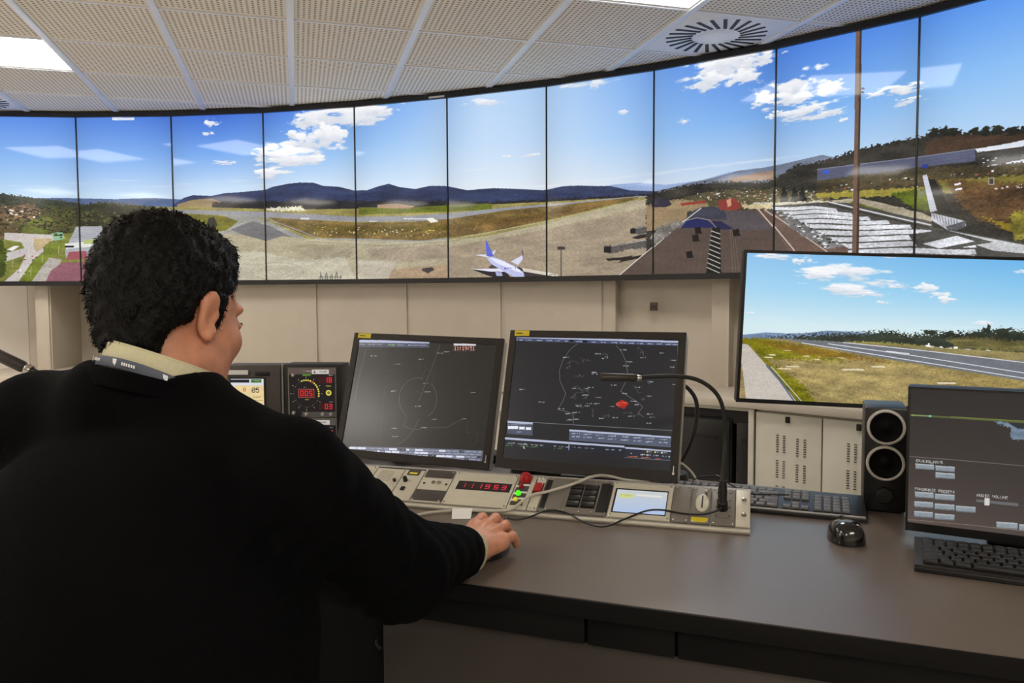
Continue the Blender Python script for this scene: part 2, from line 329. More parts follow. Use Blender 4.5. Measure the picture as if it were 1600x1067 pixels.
    c.specks([(36, 392), (68, 392), (62, 420), (34, 440)], [(235, 235, 235), (60, 60, 64), (180, 60, 50), (230, 232, 236)], 24, 2.6, 8)
    for x, y in [(30, 418), (56, 432), (72, 410), (95, 396), (52, 398)]: c.line([(x, y), (x+1, y-14)], (220, 215, 190), 1)
    Po([(104, 392), (120, 353), (158, 352), (165, 378), (150, 398), (106, 402)], (172, 174, 180), .12)
    for k in range(9): c.line([(112+k*.6, 384-k*3.6), (160, 381-k*3.4)], (140, 146, 160), 1)
    Po([(104, 380), (130, 377), (150, 374), (150, 384), (106, 388)], (226, 226, 224)); c.rect(104, 383, 117, 386, (30, 30, 34))
    Po([(130, 374), (150, 373), (150, 380), (130, 380)], (180, 190, 120))
    Po([(110, 393), (134, 391), (136, 404), (106, 406)], (158, 86, 92), .1); Po([(100, 410), (150, 408), (150, 450), (74, 450), (84, 424)], (142, 92, 102), .12)
    c.line([(84, 424), (76, 440)], (214, 170, 180), 1.5)
    c.specks([(-10, 330), (262, 326), (262, 352), (120, 352), (100, 372), (60, 352), (-10, 372)], [(44, 48, 26), (66, 66, 36), (92, 80, 52), (36, 38, 24), (88, 94, 50), (70, 60, 44)], 420, 5, 71)
    c.specks([(0, 308), (120, 318), (260, 322), (260, 330), (0, 330)], [(48, 54, 44), (60, 62, 44), (40, 44, 34)], 200, 4.5, 72)
    c.specks([(1030, 300), (1200, 288), (1320, 262), (1440, 240), (1600, 215), (1600, 236), (1440, 256), (1280, 290), (1040, 312)], [(34, 36, 28), (60, 54, 40), (28, 30, 26), (74, 64, 48)], 260, 4, 73)
    # runways and taxiways
    Po([(262, 326), (410, 330), (560, 337), (640, 335), (700, 331), (800, 322), (1000, 306), (1022, 306), (860, 326), (700, 343), (560, 345), (410, 339), (262, 331)], (150, 150, 156), .12)
    Po([(262, 332), (340, 336), (380, 342), (372, 356), (340, 362), (262, 352)], (116, 112, 34), .35, rough=2)
    Po([(262, 362), (262, bot), (700, bot), (700, 370), (560, 370), (480, 372), (430, 350), (395, 336), (340, 333), (372, 345), (352, 360), (300, 362)], (152, 152, 146), .2)
    Po([(420, 339), (560, 346), (640, 345), (700, 340), (800, 326), (1000, 307), (990, 312), (860, 342), (760, 362), (660, 374), (560, 371), (490, 370), (440, 352)], (118, 98, 56), .5)
    Po([(440, 346), (560, 352), (700, 350), (860, 330), (860, 336), (700, 358), (560, 361), (470, 358)], (96, 84, 36), .5, alpha=.7, rough=3)
    Po([(700, 350), (860, 330), (980, 310), (860, 342), (700, 368)], (124, 94, 54), .4, alpha=.6, rough=3)
    Po([(395, 345), (420, 352), (460, 372), (436, 372), (415, 376), (380, 366), (360, 358)], (118, 116, 118), .15)
    c.line([(410, 339), (470, 360), (500, 372)], (150, 150, 156), 3); c.line([(352, 360), (385, 345)], (190, 188, 180), 2)
    Po([(325, 340), (334, 338), (340, 352), (330, 358), (322, 350)], (38, 40, 28), .5, rough=2)
    c.specks([(440, 348), (700, 356), (860, 335), (700, 368), (470, 366)], [(236, 232, 210), (220, 205, 150)], 34, 2.2, 12)
    c.specks([(450, 350), (700, 356), (700, 370), (480, 368)], [(226, 205, 110), (90, 80, 20)], 40, 2.8, 13)
    Po([(666, 339), (677, 338), (686, 344), (674, 346)], (240, 238, 226)); c.rect(632, 339, 668, 340.5, (226, 226, 220)); c.rect(577, 343, 590, 344.5, (220, 220, 220)); c.rect(470, 339, 484, 342, (210, 212, 225))
    # apron
    Po([(262, 358), (380, 366), (415, 376), (440, 368), (480, 372), (560, 374), (660, 376), (760, 368), (860, 346), (960, 322), (1022, 308), (1022, bot), (262, bot)], (176, 166, 140), .16)
    Po([(480, 380), (556, 382), (548, 402), (500, 406), (440, 386)], (146, 136, 114), .2, alpha=.5, rough=3)
    Po([(575, 390), (700, 378), (700, 402), (640, 408), (580, 402)], (146, 128, 114), .2, alpha=.5, rough=3)
    Po([(700, 384), (800, 368), (1022, 322), (1022, bot), (700, bot)], (156, 140, 120), .2, alpha=.85, rough=2)
    Po([(610, 420), (700, 412), (700, bot), (608, bot)], (170, 140, 112), .2, alpha=.7)
    Po([(262, 395), (400, 392), (470, 405), (540, 400), (560, 440), (262, bot)], (202, 198, 180), .15, alpha=.6, rough=3)
    Po([(560, 405), (620, 408), (606, 440), (560, 440)], (200, 192, 184), .15, alpha=.5, rough=2)
    for k in range(9): c.line([(700+k*34, 436), (900+k*22, 330+k*2)], (190, 176, 150), 1, .35)
    for k in range(12): c.line([(720+k*10, 372+k*5.5), (1022, 318+k*9)], (196, 180, 156), 1, .3)
    for k in range(7): c.line([(430+k*30, 437), (560+k*16, 376)], (220, 214, 196), 1.5, .4)
    th = np.linspace(0, 6.28, 40)
    for r_ in (14, 22, 34): c.line([(434+r_*1.2*np.cos(t), 424+r_*.42*np.sin(t)) for t in th], (130, 124, 100), 1.2, .5)
    c.line([(480, 374), (600, 380), (700, 373), (860, 344), (1000, 312)], (196, 190, 170), 2, .8); c.line([(480, 376), (600, 382), (700, 376), (860, 348)], (110, 104, 80), 1, .6)
    Po([(662, 418), (676, 416), (680, 420), (670, 426), (660, 421)], (70, 62, 66), .2)
    for k in range(9):
        x = 501+k*4; c.line([(x, 437), (x+(-1)**k*1.4, 424+(k*5 % 7))], (34, 38, 50), 1.6); c.line([(x-2, 432), (x+2, 432)], (34, 38, 50), 1)
    # airliner
    Po([(738, 420), (770, 424), (792, 421), (800, 434), (776, 434), (765, 430)], (40, 36, 42), .2); Po([(765, 418), (772, 410), (790, 418), (782, 424)], (60, 52, 58), alpha=.8)
    Po([(812, 416), (824, 424), (850, 428), (876, 432), (800, 440), (806, 424)], (60, 54, 56), .2)
    Po([(818, 418), (870, 428), (876, 434), (820, 424)], (214, 206, 192))
    Po([(736, 419), (785, 419), (790, 424), (770, 424)], (224, 224, 240)); Po([(800, 408), (819, 398), (821, 401), (812, 414)], (214, 216, 238)); c.line([(819.5, 402), (818.5, 390)], (56, 50, 96), 2.2)
    Po([(762, 402), (772, 400), (790, 407), (808, 416), (820, 425), (822, 433), (806, 433), (790, 424), (770, 412)], (190, 194, 236), .06)
    Po([(766, 401), (786, 406), (814, 421), (818, 427), (800, 420), (778, 410)], (232, 234, 250))
    Po([(742, 397), (764, 396), (768, 399), (764, 401)], (222, 222, 240)); Po([(768, 396), (776, 389), (776, 392), (772, 398)], (222, 222, 240))
    Po([(760, 375), (763, 376), (770, 392), (774, 400), (762, 399)], (92, 104, 200), .1); c.scrib(790, 416, 18, 5, (90, 96, 190), 4); Po([(776, 424), (786, 425), (788, 431), (778, 431)], (170, 174, 214))
    c.line([(877.5, 434), (877.5, 388)], (50, 46, 46), 2.4); c.rect(871, 385, 884, 390, (60, 54, 54)); c.line([(866, 440), (868, 428), (858, 430)], (60, 60, 60), 1)
    # boarding bridges and floodlight mast
    Po([(968, 412), (975, 404), (1000, 400), (1020, 396), (1010, 402), (972, 410)], (40, 34, 34)); Po([(948, 404), (952, 408), (985, 406), (990, 400), (970, 403)], (42, 36, 34))
    Po([(946, 384), (958, 384), (1020, 374), (1020, 386), (985, 391), (958, 396), (946, 395)], (92, 88, 84), .4, rough=2); Po([(946, 386), (957, 385), (957, 396), (946, 394)], (34, 30, 32))
    Po([(988, 357), (1020, 352), (1040, 350), (1040, 362), (1008, 366), (990, 366)], (84, 82, 80), .4, rough=2); Po([(986, 358), (994, 357), (994, 365), (986, 365)], (34, 30, 32)); Po([(988, 372), (996, 374), (1020, 370), (1016, 365), (998, 368)], (44, 38, 36))
    c.line([(958, 385), (1018, 374)], (214, 210, 200), 1); c.line([(994, 357), (1020, 352)], (206, 204, 198), 1); c.line([(1015.5, 375), (1015.5, 332)], (44, 40, 40), 1.8); c.rect(984, 432, 992, 440, (40, 36, 36))
    # right of the field: town on the slope, terminal, car park
    Po([(1010, 304), (1060, 292), (1120, 284), (1200, 285), (1240, 262), (1300, 250), (1340, 236), (1400, 222), (1440, 214), (1480, 205), (1520, 210), (1600, 203), (1760, 198), (1760, 400), (1010, 400)], (52, 50, 44), .65, rough=4)
    Po([(1450, 222), (1500, 212), (1600, 212), (1760, 210), (1760, 240), (1560, 240), (1440, 250)], (70, 54, 42), .5, rough=4)
    for x in (1462, 1478, 1494, 1530, 1548, 1566, 1590, 1615): c.blob(x, 208, 11, 7, (40, 44, 34), seed=x, soft=.3, shade=(26, 30, 26), alpha=1)
    Po([(1140, 280), (1210, 268), (1210, 282), (1150, 285)], (150, 122, 98), .2, rough=2)
    Po([(1040, 318), (1110, 300), (1210, 296), (1300, 306), (1300, 330), (1040, 330)], (96, 88, 62), .6, rough=4)
    c.specks([(1080, 304), (1200, 296), (1290, 300), (1290, 318), (1130, 320)], [(236, 236, 236), (200, 200, 205), (160, 160, 160), (190, 130, 100), (60, 70, 50)], 100, 2.4, 21)
    Po([(1010, 320), (1060, 312), (1110, 318), (1110, 330), (1010, 330)], (168, 144, 110), .2, alpha=.8, rough=3)
    Po([(1010, 326), (1075, 326), (1075, 352), (1010, 362)], (150, 128, 98), .15); Po([(1016, 312), (1042, 310), (1050, 320), (1040, 324), (1018, 324)], (48, 44, 60))
    for x in (1225, 1243, 1256): Po([(x-8, 320), (x-3, 298), (x, 292), (x+4, 300), (x+8, 320)], (22, 28, 24), .4, rough=3)
    Po([(1180, 318), (1290, 316), (1420, 330), (1300, 330), (1180, 326)], (200, 196, 176), .3, rough=2)
    # long sheds
    Po([(1281, 266), (1340, 258), (1430, 248), (1531, 236), (1531, 256), (1440, 264), (1340, 278), (1281, 284)], (88, 92, 114), .15)
    for k in range(4): c.line([(1281, 270+k*4), (1531, 239+k*5)], (70, 72, 110), 1, .5)
    c.line([(1281, 266), (1531, 236)], (150, 154, 178), 1.2); c.rect(1290, 267, 1301, 273, (62, 92, 200)); c.rect(1440, 260, 1450, 266, (40, 60, 150))
    Po([(1531, 236), (1585, 228), (1760, 200), (1760, 216), (1590, 236), (1535, 242)], (222, 228, 238), .06); Po([(1535, 242), (1590, 238), (1760, 220), (1760, 250), (1535, 262)], (62, 62, 60), .5, rough=2)
    Po([(1520, 268), (1600, 256), (1760, 236), (1760, 246), (1560, 270), (1556, 277), (1520, 276)], (206, 212, 230), .08); c.rect(1522, 270, 1552, 275, (90, 84, 150))
    c.specks([(1540, 246), (1700, 226), (1700, 270), (1540, 272)], [(215, 218, 224), (60, 60, 60), (130, 130, 140)], 60, 2, 25)
    Po([(1281, 284), (1430, 266), (1760, 256), (1760, 300), (1281, 306)], (74, 66, 46), .6, rough=3)
    c.specks([(1300, 288), (1430, 280), (1600, 268), (1600, 288), (1430, 300), (1290, 300)], [(236, 236, 236), (150, 150, 150), (40, 44, 36), (40, 40, 40), (160, 90, 70)], 60, 2.4, 26)
    Po([(1280, 304), (1400, 298), (1444, 296), (1444, 310), (1280, 312)], (156, 144, 62), .3, rough=2)
    Po([(1395, 306), (1448, 298), (1455, 318), (1452, 336), (1430, 332)], (92, 104, 30), .4, rough=2)
    Po([(1466, 286), (1600, 280), (1760, 270), (1760, 305), (1480, 308)], (120, 110, 50), .3, rough=2)
    Po([(1345, 312), (1380, 320), (1440, 338), (1462, 348), (1450, 356), (1380, 332), (1300, 316)], (172, 162, 140), .25); Po([(1345, 312), (1340, 318), (1440, 352), (1436, 356), (1330, 322)], (104, 104, 40), .3)
    Po([(1455, 284), (1480, 284), (1510, 332), (1540, 350), (1700, 385), (1700, 300)], (100, 78, 46), .5, rough=3)
    Po([(1490, 302), (1600, 296), (1760, 290), (1760, 392), (1600, 378), (1530, 348)], (86, 64, 42), .7, rough=4)
    Po([(1500, 334), (1540, 345), (1600, 380), (1760, 410), (1760, 392), (1620, 368), (1560, 350)], (138, 120, 36), .35, rough=3)
    Po([(1585, 346), (1600, 338), (1625, 346), (1640, 385), (1590, 384)], (126, 118, 46), .5, rough=5)
    Po([(1448, 284), (1462, 284), (1492, 338), (1496, 342), (1470, 338)], (30, 30, 26), .4); Po([(1440, 278), (1448, 276), (1466, 335), (1454, 337)], (196, 200, 212), .1)
    Po([(1456, 338), (1512, 352), (1516, 360), (1490, 370), (1456, 350)], (186, 188, 196), .3); Po([(1480, 361), (1515, 352), (1514, 362), (1490, 371)], (84, 86, 92), .4)
    for k in range(9): c.line([(1460+k*5, 340+k*1.3), (1462+k*5, 348+k*2.2)], (90, 92, 98), 1.3)
    for q in [(1500, 292), (1502, 300)]: Po([(q[0]-4, q[1]), (q[0]+6, q[1]-2), (q[0]+8, q[1]+1), (q[0]-4, q[1]+3)], (236, 236, 240))
    c.rect(1553, 284, 1561, 294, (70, 66, 62)); c.line([(1553, 284), (1561, 284), (1561, 294), (1553, 294), (1553, 284)], (210, 210, 210), 1); c.specks([(1560, 298), (1610, 294), (1610, 300), (1560, 303)], [(220, 220, 220)], 14, 1.6, 29)
    # solar car park: waves of pale panels
    Po([(1195, 324), (1300, 318), (1330, 320), (1455, 352), (1460, 362), (1520, 372), (1640, 400), (1640, bot), (1300, bot), (1240, 395), (1195, 345)], (78, 76, 72), .3)
    for k in range(13):
        y0 = 322+k*6.2+k*k*.32; x0 = 1205+k*13; x1 = min(1304+(y0-320)*3.7, 1530)
        pts = [(x0+(x1-x0)*t, y0+3+np.sin(t*7+k)*1.4-t*2+(t*t)*5) for t in np.linspace(0, 1, 14)]
        Po(pts+[(x+3, y+5.0+k*.44) for x, y in pts[::-1]], (206, 208, 214), .35)
    for k in range(13): c.line([(1212+k*13, 323+k*7), (1310+k*20, 331+k*8)], (120, 122, 128), 1, .3)
    c.line([(1300, 318), (1455, 358)], (214, 214, 216), 3); c.line([(1300, 322), (1452, 362)], (44, 44, 40), 2)
    Po([(1480, 366), (1640, 402), (1640, 412), (1560, 402), (1480, 374)], (190, 192, 194), .2); Po([(1420, 372), (1480, 366), (1560, 388), (1500, 396), (1430, 392)], (70, 70, 66), .5); Po([(1440, 388), (1500, 376), (1530, 386), (1470, 396)], (208, 210, 216), .3)
    # street side of the terminal
    Po([(1180, 326), (1200, 330), (1330, 392), (1330, bot), (1230, bot), (1195, 360)], (104, 82, 72), .2)
    c.line([(1184, 326), (1240, 392), (1270, 440)], (210, 204, 196), 2.5); c.line([(1196, 330), (1300, 400), (1330, 420)], (196, 186, 176), 2.5)
    Po([(1208, 330), (1230, 336), (1322, 388), (1300, 394), (1240, 362)], (112, 110, 112), .5, rough=3); c.specks([(1208, 332), (1236, 338), (1318, 386), (1296, 392)], [(220, 220, 222), (50, 60, 56), (160, 160, 160)], 50, 3.4, 33)
    # terminal roof
    Po([(1030, 440), (960, 440), (1000, 404), (1062, 352), (1095, 330), (1180, 330), (1208, 360), (1262, 440)], (88, 74, 67), .12)
    Po([(1130, 331), (1182, 331), (1208, 361), (1132, 361)], (84, 78, 82), .15)
    Po([(1072, 343), (1085, 330), (1100, 324), (1120, 324), (1136, 332), (1140, 345), (1110, 344)], (58, 60, 72), .2)
    for k in range(9): c.line([(1076+k*6, 340-k*.4), (1090+k*5, 326+k*.4)], (92, 96, 112), 1)
    Po([(1063, 357), (1072, 346), (1090, 342), (1108, 345), (1120, 357)], (34, 40, 90), .15); Po([(1112, 346), (1130, 347), (1150, 360), (1122, 360)], (38, 38, 72)); c.line([(1063, 357), (1074, 345), (1092, 341), (1112, 345), (1122, 357)], (190, 186, 180), 1.2)
    c.line([(964, 436), (1002, 402), (1062, 352), (1098, 326)], (226, 222, 214), 2.2)
    Po([(1116, 357), (1128, 357), (1130, 440), (1104, 440)], (26, 26, 26))
    for k in range(9): c.line([(1114-k*.9, 362+k*7.2), (1128, 367+k*7.8)], (214, 210, 200), 2)
    for k in range(8): c.line([(1072+k*6, 358), (1036+k*10, 438)], (74, 58, 50), 1, .6)
    for k in range(3): c.line([(1144+k*3, 360), (1148+k*5, 438)], (150, 136, 124), 1, .5)
    for q in [(1080, 398), (1090, 372), (1154, 364), (1094, 360)]: Po([(q[0]-7, q[1]-3), (q[0]+3, q[1]-5), (q[0]+4, q[1]+2), (q[0]+6, q[1]+6), (q[0]-5, q[1]+7)], (24, 20, 20))
    Po([(1124, 316), (1134, 312), (1152, 311), (1162, 325), (1152, 330), (1128, 329)], (140, 60, 54), .15); Po([(1138, 313), (1145, 312), (1146, 322), (1140, 325)], (206, 150, 120)); Po([(1064, 318), (1104, 314), (1106, 318), (1066, 322)], (150, 60, 50), .1)
    Po([(1161, 320), (1206, 322), (1206, 328), (1165, 328)], (206, 190, 150), .3, rough=2)
    Po([(1025, 355), (1060, 345), (1070, 350), (1020, 384), (1016, 372)], (120, 116, 110), .6, rough=3)
    # lamp mast in front of the tower window
    Po([(1344, 40), (1353, 40), (1349, 230), (1346, 440), (1335, 440), (1341, 200)], (112, 88, 74), .12); Po([(1350, 40), (1353.5, 40), (1349.5, 230), (1346, 440), (1342, 440), (1347, 200)], (66, 50, 42)); c.rect(1351, 136, 1357, 139, (60, 56, 60)); c.rect(1351, 142, 1356, 145, (40, 38, 42))
    c.rect(174, 183, 209, 187, (236, 240, 250))
    c.scrib(176, 184, 31, 2.4, (150, 170, 214), 3, .5)
    # compression grain
    gm = np.clip((np.arange(H)/H-.55)*12, 0, 1)[:, None]*.07; c.a *= (1+(c.n2-.5)*gm)[..., None]
    return np.clip(c.a, 0, 255)
def paint_runway():
    W, H = 1010, 505
    hm = homog([(1167.6, 395), (1673, 409), (1653, 646.1), (1155.2, 622)], [(0, 0), (W, 0), (W, H), (0, H)])
    f = lambda x, y: hm(1130+x/3.404, 380+y/3.404)
    c = Canvas(W, H, f)
    v = np.clip(np.arange(H)[:, None]/H/.49, 0, 1); u = (np.arange(W)/W)[None, :]
    for k, (t, m, b) in enumerate(zip((140, 194, 236), (164, 212, 240), (212, 234, 240))):
        s = np.where(v < .5, t+(m-t)*v*2, m+(b-m)*(v-.5)*2); c.a[..., k] = s-(u*(34, 14, 2)[k])*(1-v)
    B = c.blob
    for q in [(640, 155, 230, 52, 3), (500, 170, 110, 30, 4), (820, 205, 110, 24, 5), (640, 245, 200, 36, 6), (800, 272, 80, 14, 7), (945, 230, 70, 14, 8), (1080, 240, 70, 26, 9), (1150, 270, 60, 18, 10), (1190, 300, 60, 20, 11), (850, 315, 35, 12, 12), (420, 95, 60, 18, 13), (300, 70, 130, 20, 14), (880, 70, 70, 8, 15), (140, 370, 40, 6, 16), (1380, 425, 70, 12, 17), (1600, 150, 60, 10, 19)]: B(*q[:4], seed=q[4], soft=.55, alpha=.85)
    for i in range(9): B(200+i*150, 400+(i % 4)*16, 190, 9, seed=40+i, alpha=.3, soft=.9)
    Po = c.poly
    Po([(80, 490), (230, 474), (340, 480), (440, 478), (550, 466), (680, 470), (780, 478), (900, 490), (900, 530), (80, 515)], (116, 138, 170), .2)
    Po([(220, 500), (340, 495), (430, 492), (560, 482), (700, 480), (820, 472), (900, 470), (1000, 485), (1080, 485), (1200, 475), (1300, 480), (1380, 460), (1450, 470), (1560, 465), (1700, 485), (1900, 480), (1900, 620), (900, 560), (230, 510)], (46, 54, 44), .6, rough=9)
    for q in [(1100, 475, 40, 16), (1200, 478, 30, 14), (1405, 462, 26, 24), (1490, 475, 50, 30), (1560, 495, 40, 24), (1350, 490, 60, 20), (1690, 480, 50, 20)]: B(*q, seed=int(q[0]), col=(50, 58, 44), shade=(30, 36, 32), alpha=1, soft=.2)
    Po([(1180, 510), (1300, 500), (1500, 515), (1900, 520), (1900, 600), (1250, 560)], (104, 98, 58), .55, rough=6)
    Po([(640, 520), (900, 530), (1100, 548), (1300, 570), (1900, 610), (1900, 650), (1100, 580), (700, 530)], (142, 134, 72), .4, rough=3)
    Po([(1060, 545), (1240, 565), (1420, 575), (1420, 585), (1100, 560)], (206, 200, 184), .2, alpha=.8, rough=3); c.specks([(1070, 535), (1420, 575), (1420, 588), (1080, 566)], [(240, 240, 240)], 30, 6, 3)
    Po([(60, 507), (300, 506), (700, 530), (1900, 600), (1900, 900), (60, 900)], (140, 128, 84), .3)
    Po([(60, 508), (220, 506), (420, 530), (700, 590), (1000, 640), (1300, 690), (1900, 770), (1900, 900), (60, 900)], (148, 130, 78), .42)
    Po([(60, 506), (200, 506), (420, 545), (700, 600), (620, 640), (400, 620), (230, 620), (440, 760), (500, 860), (400, 860), (280, 700), (150, 545), (60, 530)], (122, 118, 22), .5, rough=5)
    Po([(160, 520), (420, 545), (900, 632), (860, 640), (400, 590)], (128, 92, 30), .4, alpha=.7, rough=5)
    Po([(260, 640), (420, 620), (700, 620), (1000, 660), (1300, 710), (1000, 760), (1100, 860), (520, 860), (400, 720)], (170, 152, 100), .35, alpha=.75, rough=14)
    for q in [(235, 590, 285, 598), (325, 653, 410, 660), (285, 665, 370, 671), (625, 668, 755, 678), (780, 653, 865, 661), (1130, 740, 1245, 750), (420, 598, 465, 604), (610, 608, 655, 613), (480, 616, 520, 621), (210, 604, 270, 611), (320, 568, 365, 572)]: Po([(q[0], q[1]), (q[2]-12, q[1]), (q[2], q[3]), (q[0]+18, q[3])], (222, 210, 176), .1)
    Po([(180, 503), (350, 514), (480, 545), (900, 620), (1300, 682), (1900, 782), (1900, 640), (1500, 620), (1000, 560), (640, 528), (360, 510)], (112, 116, 124), .1)
    for p in ([(420, 530), (900, 607), (1600, 718), (1900, 765)], [(560, 535), (1000, 596), (1600, 690), (1900, 735)], [(640, 528), (1100, 575), (1600, 634), (1900, 668)]): c.line(p, (232, 234, 238), 2.4)
    c.line([(870, 574), (990, 588)], (236, 238, 240), 3)
    Po([(60, 530), (130, 538), (150, 560), (260, 680), (390, 840), (400, 860), (60, 860)], (196, 188, 178), .06)
    Po([(60, 620), (100, 640), (125, 860), (60, 860)], (150, 130, 90), .3)
    c.line([(230, 650), (300, 730), (385, 850)], (92, 106, 130), 5); c.line([(255, 655), (330, 740), (425, 850)], (206, 206, 200), 2.5); c.line([(243, 652), (402, 850)], (70, 76, 90), 2)
    c.a *= (1+(c.n2-.5)*(np.clip((np.arange(H)/H-.55)*12, 0, 1)[:, None]*.07))[..., None]
    return np.clip(c.a, 0, 255)
def paint_radar_left():
    W, H = 640, 480
    hm = homog([(560.5, 531), (778, 537), (756, 726), (533, 697)], [(0, 0), (W, 0), (W, H), (0, H)])
    f = lambda x, y: hm(520+x/4.446, 500+y/4.446)
    c = Canvas(W, H, f, (21, 20, 21)); g = (112, 110, 106); d = (74, 72, 70); L = c.line
    th = np.radians(np.arange(-52, 236, 6)); cx, cy = 578, 545
    L([(cx+132*np.cos(t), cy-145*np.sin(t)) for t in np.radians(np.arange(-58, 50, 6))], g, 1.3); L([(cx+132*np.cos(t), cy-145*np.sin(t)) for t in np.radians(np.arange(76, 236, 6))], g, 1.3)
    L([(730, 165), (700, 260), (640, 410), (585, 560)], g, 1.3); L([(605, 408), (630, 338), (700, 358), (668, 448)], d, 1.2)
    L([(500, 672), (478, 735), (550, 760), (585, 685)], g, 1.2); L([(550, 762), (515, 800), (490, 830), (430, 862)], g, 1.2); L([(555, 762), (640, 750), (720, 750), (780, 752), (830, 725), (900, 695)], g, 1.2)
    L([(935, 700), (932, 795), (975, 785), (1010, 810), (1010, 850), (985, 880), (920, 900)], d, 1.2); L([(225, 200), (180, 380), (145, 565)], g, 1.2); L([(315, 190), (330, 235), (345, 250), (352, 200)], d, 1)
    L([(355, 460), (338, 560), (335, 640), (310, 850)], d, 1.3, .8)
    rg = np.random.RandomState(4)
    for (x, y, n, sp) in [(440, 300, 14, 20), (560, 320, 10, 16), (420, 430, 10, 16), (530, 480, 12, 20), (370, 350, 10, 14), (400, 500, 8, 16), (430, 240, 12, 26), (370, 640, 8, 16), (590, 360, 5, 10), (450, 260, 12, 14)]:
        p = [(x, y)]
        for _ in range(n): p.append((p[-1][0]+rg.randn()*sp*.5+sp*.25, p[-1][1]+rg.randn()*sp*.45))
        L(p, (66, 66, 68), 1.1, .8)
    for i, (x, y) in enumerate([(600, 270), (732, 227), (780, 217), (580, 598), (635, 438), (692, 693), (620, 747), (915, 692), (410, 748), (975, 505), (645, 497), (275, 250), (420, 805), (412, 490), (435, 305)]):
        c.scrib(x-20, y-5, 40, 9, (190, 190, 186), i); L([(x-26, y+6), (x-10, y-1)], (120, 120, 118), 1)
    c.rect(172, 142, 655, 160, (176, 180, 206)); c.rect(172, 160, 655, 190, (66, 70, 92)); c.scrib(180, 166, 150, 12, (150, 160, 150), 7); c.scrib(360, 168, 60, 11, (150, 210, 110), 8); c.scrib(430, 168, 210, 11, (160, 170, 190), 9)
    c.rect(828, 158, 990, 172, (214, 206, 214)); c.rect(824, 172, 988, 212, (70, 60, 62)); c.rect(828, 175, 984, 208, (26, 10, 10)); c.text(832, 177, "11:19:51", (244, 176, 150), 27, 19)
    # button rows along the foot
    c.poly([(118, 862), (600, 890), (1052, 925), (1045, 1003), (600, 962), (100, 925)], (92, 96, 112), .1)
    for r in range(4):
        x = 110.0; rg = np.random.RandomState(20+r)
        while x < 1030:
            w_ = 22+rg.rand()*48; yy = 866+r*19+(x-110)*.068; k = rg.rand()
            col = (212, 216, 232) if k > .74 else ((26, 28, 34) if k < .12 else (116, 122, 144))
            c.poly([(x, yy), (x+w_-4, yy+(w_-4)*.068), (x+w_-4, yy+14+(w_-4)*.068), (x, yy+14)], col)
            if k < .74: c.scrib(x+4, yy+4, w_-10, 8, (190, 194, 208), int(x), .7)
            x += w_
    return np.clip(c.a, 0, 255)
